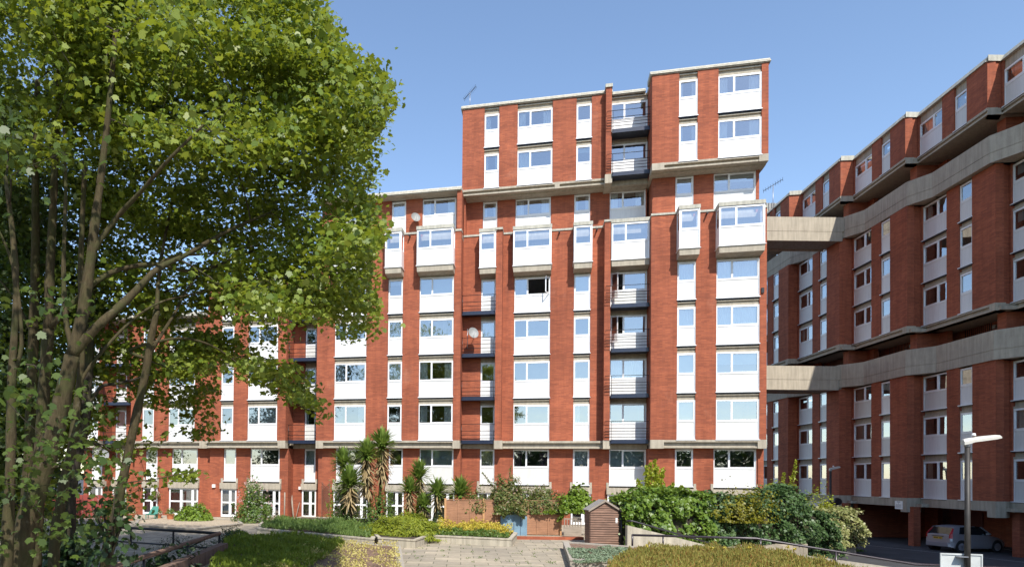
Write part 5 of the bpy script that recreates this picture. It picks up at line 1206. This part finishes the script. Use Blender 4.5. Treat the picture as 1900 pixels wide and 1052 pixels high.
POLY_A = [(-90, -70), (585, -70), (600, 10), (640, 62), (655, 100), (712, 118), (742, 188), (706, 248), (688, 275), (706, 318), (690, 368), (716, 412), (700, 462), (690, 545), (712, 600), (684, 628), (640, 636), (600, 598), (560, 606), (520, 640), (470, 600), (400, 556), (300, 556), (200, 600), (160, 690), (150, 800), (110, 860), (-90, 960)]
POLY_B = [(400, 556), (470, 600), (520, 640), (560, 680), (605, 770), (590, 785), (540, 748), (470, 712), (400, 692), (402, 800), (372, 830), (330, 770), (250, 740), (160, 700), (200, 600), (300, 556)]
POLY_C = [(130, 800), (160, 740), (250, 740), (330, 790), (300, 860), (392, 872), (385, 895), (300, 900), (230, 960), (150, 1010), (90, 1040), (-60, 1060), (-60, 880)]
limbpts, limbown, limbrad = [], [], []
for ti, T_ in enumerate(TREES):
    T_['curves'] = []
    for li, (pts, r0, r1) in enumerate(T_['limbs']):
        r0, r1 = r0 * .84, r1 * .84
        c = limb(pts, T_['Y'])
        d = []                                  # smooth resample
        for i in range(len(c) - 1):
            a0, a1, a2, a3 = c[max(i - 1, 0)], c[i], c[i + 1], c[min(i + 2, len(c) - 1)]
            for s_ in range(4):
                u = s_ / 4; d.append(.5 * ((2 * a1) + (-a0 + a2) * u + (2 * a0 - 5 * a1 + 4 * a2 - a3) * u * u + (-a0 + 3 * a1 - 3 * a2 + a3) * u ** 3))
        d.append(c[-1]); rr = np.linspace(r0, r1, len(d)) * (1 + .06 * rng.normal(0, 1, len(d)))
        T_['curves'].append((d, rr))
        for k, q in enumerate(d):
            if rr[k] < .12: limbpts.append(q); limbown.append(ti); limbrad.append(rr[k])
limbpts = np.array(limbpts); limbown = np.array(limbown); limbrad = np.array(limbrad)
def clusters(poly, n, Y0, Y1):
    out = []
    q = scatter(poly, n)
    for x, y in q:
        # crown is a rounded mass: nearer in the upper middle, thinner at its rim
        Y = rng.uniform(Y0, Y1)
        if y > 300 and x < 480 and Y0 > 10: Y = rng.uniform(15.8, 21)
        if Y0 < 9 and (y > 330 or x > 560): continue
        out.append(P3(x, y, Y))
    return np.array(out)
def sprays(poly, n, Y0, Y1, sub, ln):
    out = []
    for c in clusters(poly, n, Y0, Y1):
        out_dir = np.array((c[0] + 9.0, rng.normal(0, 2.5), 0)) + rng.normal(0, 2.0, 3) * (1, 1, 0); out_dir /= np.linalg.norm(out_dir) + 1e-6; d = out_dir + np.array((0, 0, rng.uniform(-.45, .1))); side = np.array((-out_dir[1], out_dir[0], 0)); l_ = ln * rng.uniform(.6, 1.3)
        for q in range(sub): u = q / (sub - 1) - .5; out.append(c + d * l_ * u + side * rng.normal(0, .28) * (1 - abs(u)) + np.array((0, 0, .18 * (1 - 4 * u * u))))
    return np.array(out)
CL = [(sprays(POLY_A, 235, 12.5, 18.5, 6, 1.7), 58, .25), (clusters(POLY_A, 460, 17, 21.5), 64, .42), (clusters(POLY_A, 120, 8.5, 12.5) , 34, .30), (sprays(POLY_B, 40, 13.5, 18, 5, 1.2), 36, .22), (clusters(POLY_B, 45, 14, 18), 32, .34), (clusters(POLY_C, 60, 11, 16), 16, .30), (clusters([(-60, 480), (150, 520), (215, 700), (200, 1000), (-60, 1020)], 34, 9.5, 12.5), 26, .30), (clusters([(-60, 450), (140, 500), (150, 960), (-60, 1000)], 130, 17, 22), 44, .45)]
# extra rim clusters that follow the outline, so the edge is leafy
edge = [(x, y) for x, y in POLY_A[1:17]]
E_pts = []
for i in range(len(edge) - 1):
    for u in np.linspace(0, 1, 5)[:-1]:
        x = edge[i][0] * (1 - u) + edge[i + 1][0] * u - 12; y = edge[i][1] * (1 - u) + edge[i + 1][1] * u; E_pts.append(P3(x + rng.normal(0, 6), y + rng.normal(0, 6), rng.uniform(14.5, 18)))
CL.append((np.array(E_pts), 24, .26))
drp = [(430, 665), (470, 700), (500, 715), (530, 738), (560, 755), (592, 770), (480, 668), (540, 690), (510, 690), (450, 690), (345, 880), (365, 872), (320, 885), (300, 640), (380, 645), (600, 762)]
CL.append((np.array([P3(x + rng.normal(0, 5), y + rng.normal(0, 4), 16.1) for x, y in drp for _ in range(2)]), 14, .20))
crownP = [[] for _ in TREES]; twigs = [MB() for _ in TREES]; tot = 0
items = []
for C0, per, spread in CL:
    near8 = C0[:, 1].mean() < 11.5
    for c in C0:
        if near8 and rng.random() < .45: continue
        ax_, bx_ = CX + F_PX * c[0] / c[1], CY + 17 - F_PX * c[2] / c[1]; q_ = np.array([[ax_, bx_]])
        if not (inpoly(q_, POLY_A) | inpoly(q_, POLY_B) | inpoly(q_, POLY_C))[0] and ax_ > 170: continue
        items.append((float(np.linalg.norm(limbpts - c, axis=1).min()), c, per, spread))
kk = 540; cy_ = rng.uniform(.5, 13.5, kk); cz_ = cy_ * .75 + 1.6 + rng.uniform(0, 1, kk) ** 1.3 * 5.0  # crown clusters out of view overhead, added to shade the trunks below
for x, y, z in zip(rng.uniform(-15.5, -6.0, kk), cy_, cz_): items.append((float(np.linalg.norm(limbpts - (x, y, z), axis=1).min()), np.array((x, y, z)), 46, .42))
items.sort(key=lambda q: q[0])
PIX = lambda q: (CX + F_PX * q[0] / q[1], 0)
nodes = list(limbpts); nown = list(limbown); nrad = [min(.04, r_) for r_ in limbrad]; NA = np.zeros((len(nodes) + len(items), 3)); NA[:len(nodes)] = limbpts; cnt = len(nodes)
for d0, c, per, spread in items:                       # grow twigs from the nearest branch or earlier twig
    dd = np.linalg.norm(NA[:cnt] - c, axis=1) + np.array(nrad[:cnt]) * -2; j = int(dd.argmin()); ow = nown[j]; a = NA[j]; ln = np.linalg.norm(c - a)
    k = max(4, int(rng.normal(per, per * .3))); off = rng.normal(0, 1, (k, 3)) * spread * np.array((1.15, 1.15, .55)); crownP[ow].append(c + off)
    mid = (a + c) / 2 + rng.normal(0, .07, 3) * ln + np.array((0, 0, .07 * ln)); r_ = max(.006, nrad[j] * .62)
    twigs[ow].tube([a, a * .4 + mid * .6, mid * .5 + c * .5 + np.array((0, 0, .02)), c], [r_, r_ * .85, r_ * .7, r_ * .55], 5, cap=False)
    NA[cnt] = c; nown.append(ow); nrad.append(r_ * .6); cnt += 1
for ti, T_ in enumerate(TREES):
    b = T_['curves'][0][0][0]; t = thing('maple_tree', (float(b[0]), float(b[1]), TER), T_['label'], 'tree', 'maple trees in the foreground')
    m = MB(); m.tube([np.array((b[0], b[1], TER - .1))] + T_['curves'][0][0], [T_['curves'][0][1][0] * 1.1] + list(T_['curves'][0][1]), 12); m.build('trunk', M[T_['bark']], t)
    for d, rr in T_['curves'][1:]: twigs[ti].tube(d, rr, 8, m=1)
    twigs[ti].build('branches', [M['barkd'], M[T_['bark']]], t)
    if crownP[ti]:
        P = np.vstack(crownP[ti]); dp = P @ _F; a_ = P[:, 0] / dp * F_PX; b_ = -(P @ _U) / dp * F_PX
        px_ = np.column_stack([CX + a_ - b_ * ROLL, CY + a_ * ROLL + b_]) + np.column_stack([26 * fb(P, 2.3) + 12 * fb(P, 7), 22 * fb(P + 5, 2.3) + 10 * fb(P, 6)]); ins = inpoly(px_, POLY_A) | inpoly(px_, POLY_B) | inpoly(px_, POLY_C)
        P = P[ins | (px_[:, 0] < 170) | (rng.random(len(P)) < np.where(px_[:, 0] > 540, .015, .08)) | (px_[:, 1] < -60)]; n = len(P); nn = rng.normal(0, .62, (n, 3)) + np.array((.05, -.35, .75)); T = rng.normal(0, .6, (n, 3)) + np.array((0, -.2, -1.))
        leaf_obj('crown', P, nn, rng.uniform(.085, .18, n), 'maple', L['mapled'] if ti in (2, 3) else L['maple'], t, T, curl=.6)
        # hanging seed clusters
        k = max(1, n // 260); S_ = P[rng.choice(n, k)]; Q = np.repeat(S_, 14, 0) + rng.normal(0, .05, (k * 14, 3)) * np.array((1, 1, 1.6)); leaf_obj('seeds', Q, rng.normal(0, 1, Q.shape), .055, 'oval', SEEDM, t) if 'SEEDM' in globals() else None
        tot += n
print('LEAVES', tot)
# woodland behind the viewer, which the lower windows mirror
k = 1300; C = np.column_stack([rng.uniform(-55, 34, k), rng.uniform(-27, -17, k), rng.uniform(TER + .5, 5.0, k) ]); P = np.repeat(C, 30, 0) + rng.normal(0, .9, (k * 30, 3)); o = leaf_obj('woodland', P, rng.normal(0, 1, P.shape), .7, 'oval', L['dark']); tag(o, 'mass of trees across the court', 'woodland', None, 'stuff')
# background trees left, behind and beside the block
def bgtree(label, c, R, n, size, mt, th=.25):
    t = thing('garden_tree', (c[0], c[1], TER), label, 'tree', 'trees beyond the maples'); m = MB(); m.tube([(c[0], c[1], TER), (c[0] + .2, c[1], c[2] - R[2] * .4), (c[0], c[1], c[2])], [th, th * .7, th * .3], 8)
    for q in range(6): a = rng.uniform(0, 6.28); m.tube([(c[0] + .1, c[1], c[2] - R[2] * .5), (c[0] + math.cos(a) * R[0] * .6, c[1] + math.sin(a) * R[1] * .6, c[2] + rng.uniform(-.1, .4) * R[2])], [th * .4, th * .1], 6)
    m.build('trunk', M['barkd'], t); k = n // 30; d = unit(rng.normal(0, 1, (k, 3))) * rng.uniform(.35, 1, (k, 1)) ** .5; C = np.array(c) + d * np.array(R); P = np.repeat(C, 30, 0) + rng.normal(0, .45, (k * 30, 3))
    leaf_obj('crown', P, rng.normal(0, .7, P.shape) + (0, -.3, .6), size * rng.uniform(.7, 1.3, len(P)), 'oval', mt, t)
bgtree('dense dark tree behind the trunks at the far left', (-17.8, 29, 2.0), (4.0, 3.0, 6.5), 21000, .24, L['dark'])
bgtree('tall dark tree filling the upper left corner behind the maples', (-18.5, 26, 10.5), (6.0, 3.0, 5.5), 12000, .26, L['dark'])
bgtree('sunlit green tree beside the red timber screen', (-24.5, 40, -.3), (2.6, 2.2, 3.6), 6000, .18, L['hydr'])
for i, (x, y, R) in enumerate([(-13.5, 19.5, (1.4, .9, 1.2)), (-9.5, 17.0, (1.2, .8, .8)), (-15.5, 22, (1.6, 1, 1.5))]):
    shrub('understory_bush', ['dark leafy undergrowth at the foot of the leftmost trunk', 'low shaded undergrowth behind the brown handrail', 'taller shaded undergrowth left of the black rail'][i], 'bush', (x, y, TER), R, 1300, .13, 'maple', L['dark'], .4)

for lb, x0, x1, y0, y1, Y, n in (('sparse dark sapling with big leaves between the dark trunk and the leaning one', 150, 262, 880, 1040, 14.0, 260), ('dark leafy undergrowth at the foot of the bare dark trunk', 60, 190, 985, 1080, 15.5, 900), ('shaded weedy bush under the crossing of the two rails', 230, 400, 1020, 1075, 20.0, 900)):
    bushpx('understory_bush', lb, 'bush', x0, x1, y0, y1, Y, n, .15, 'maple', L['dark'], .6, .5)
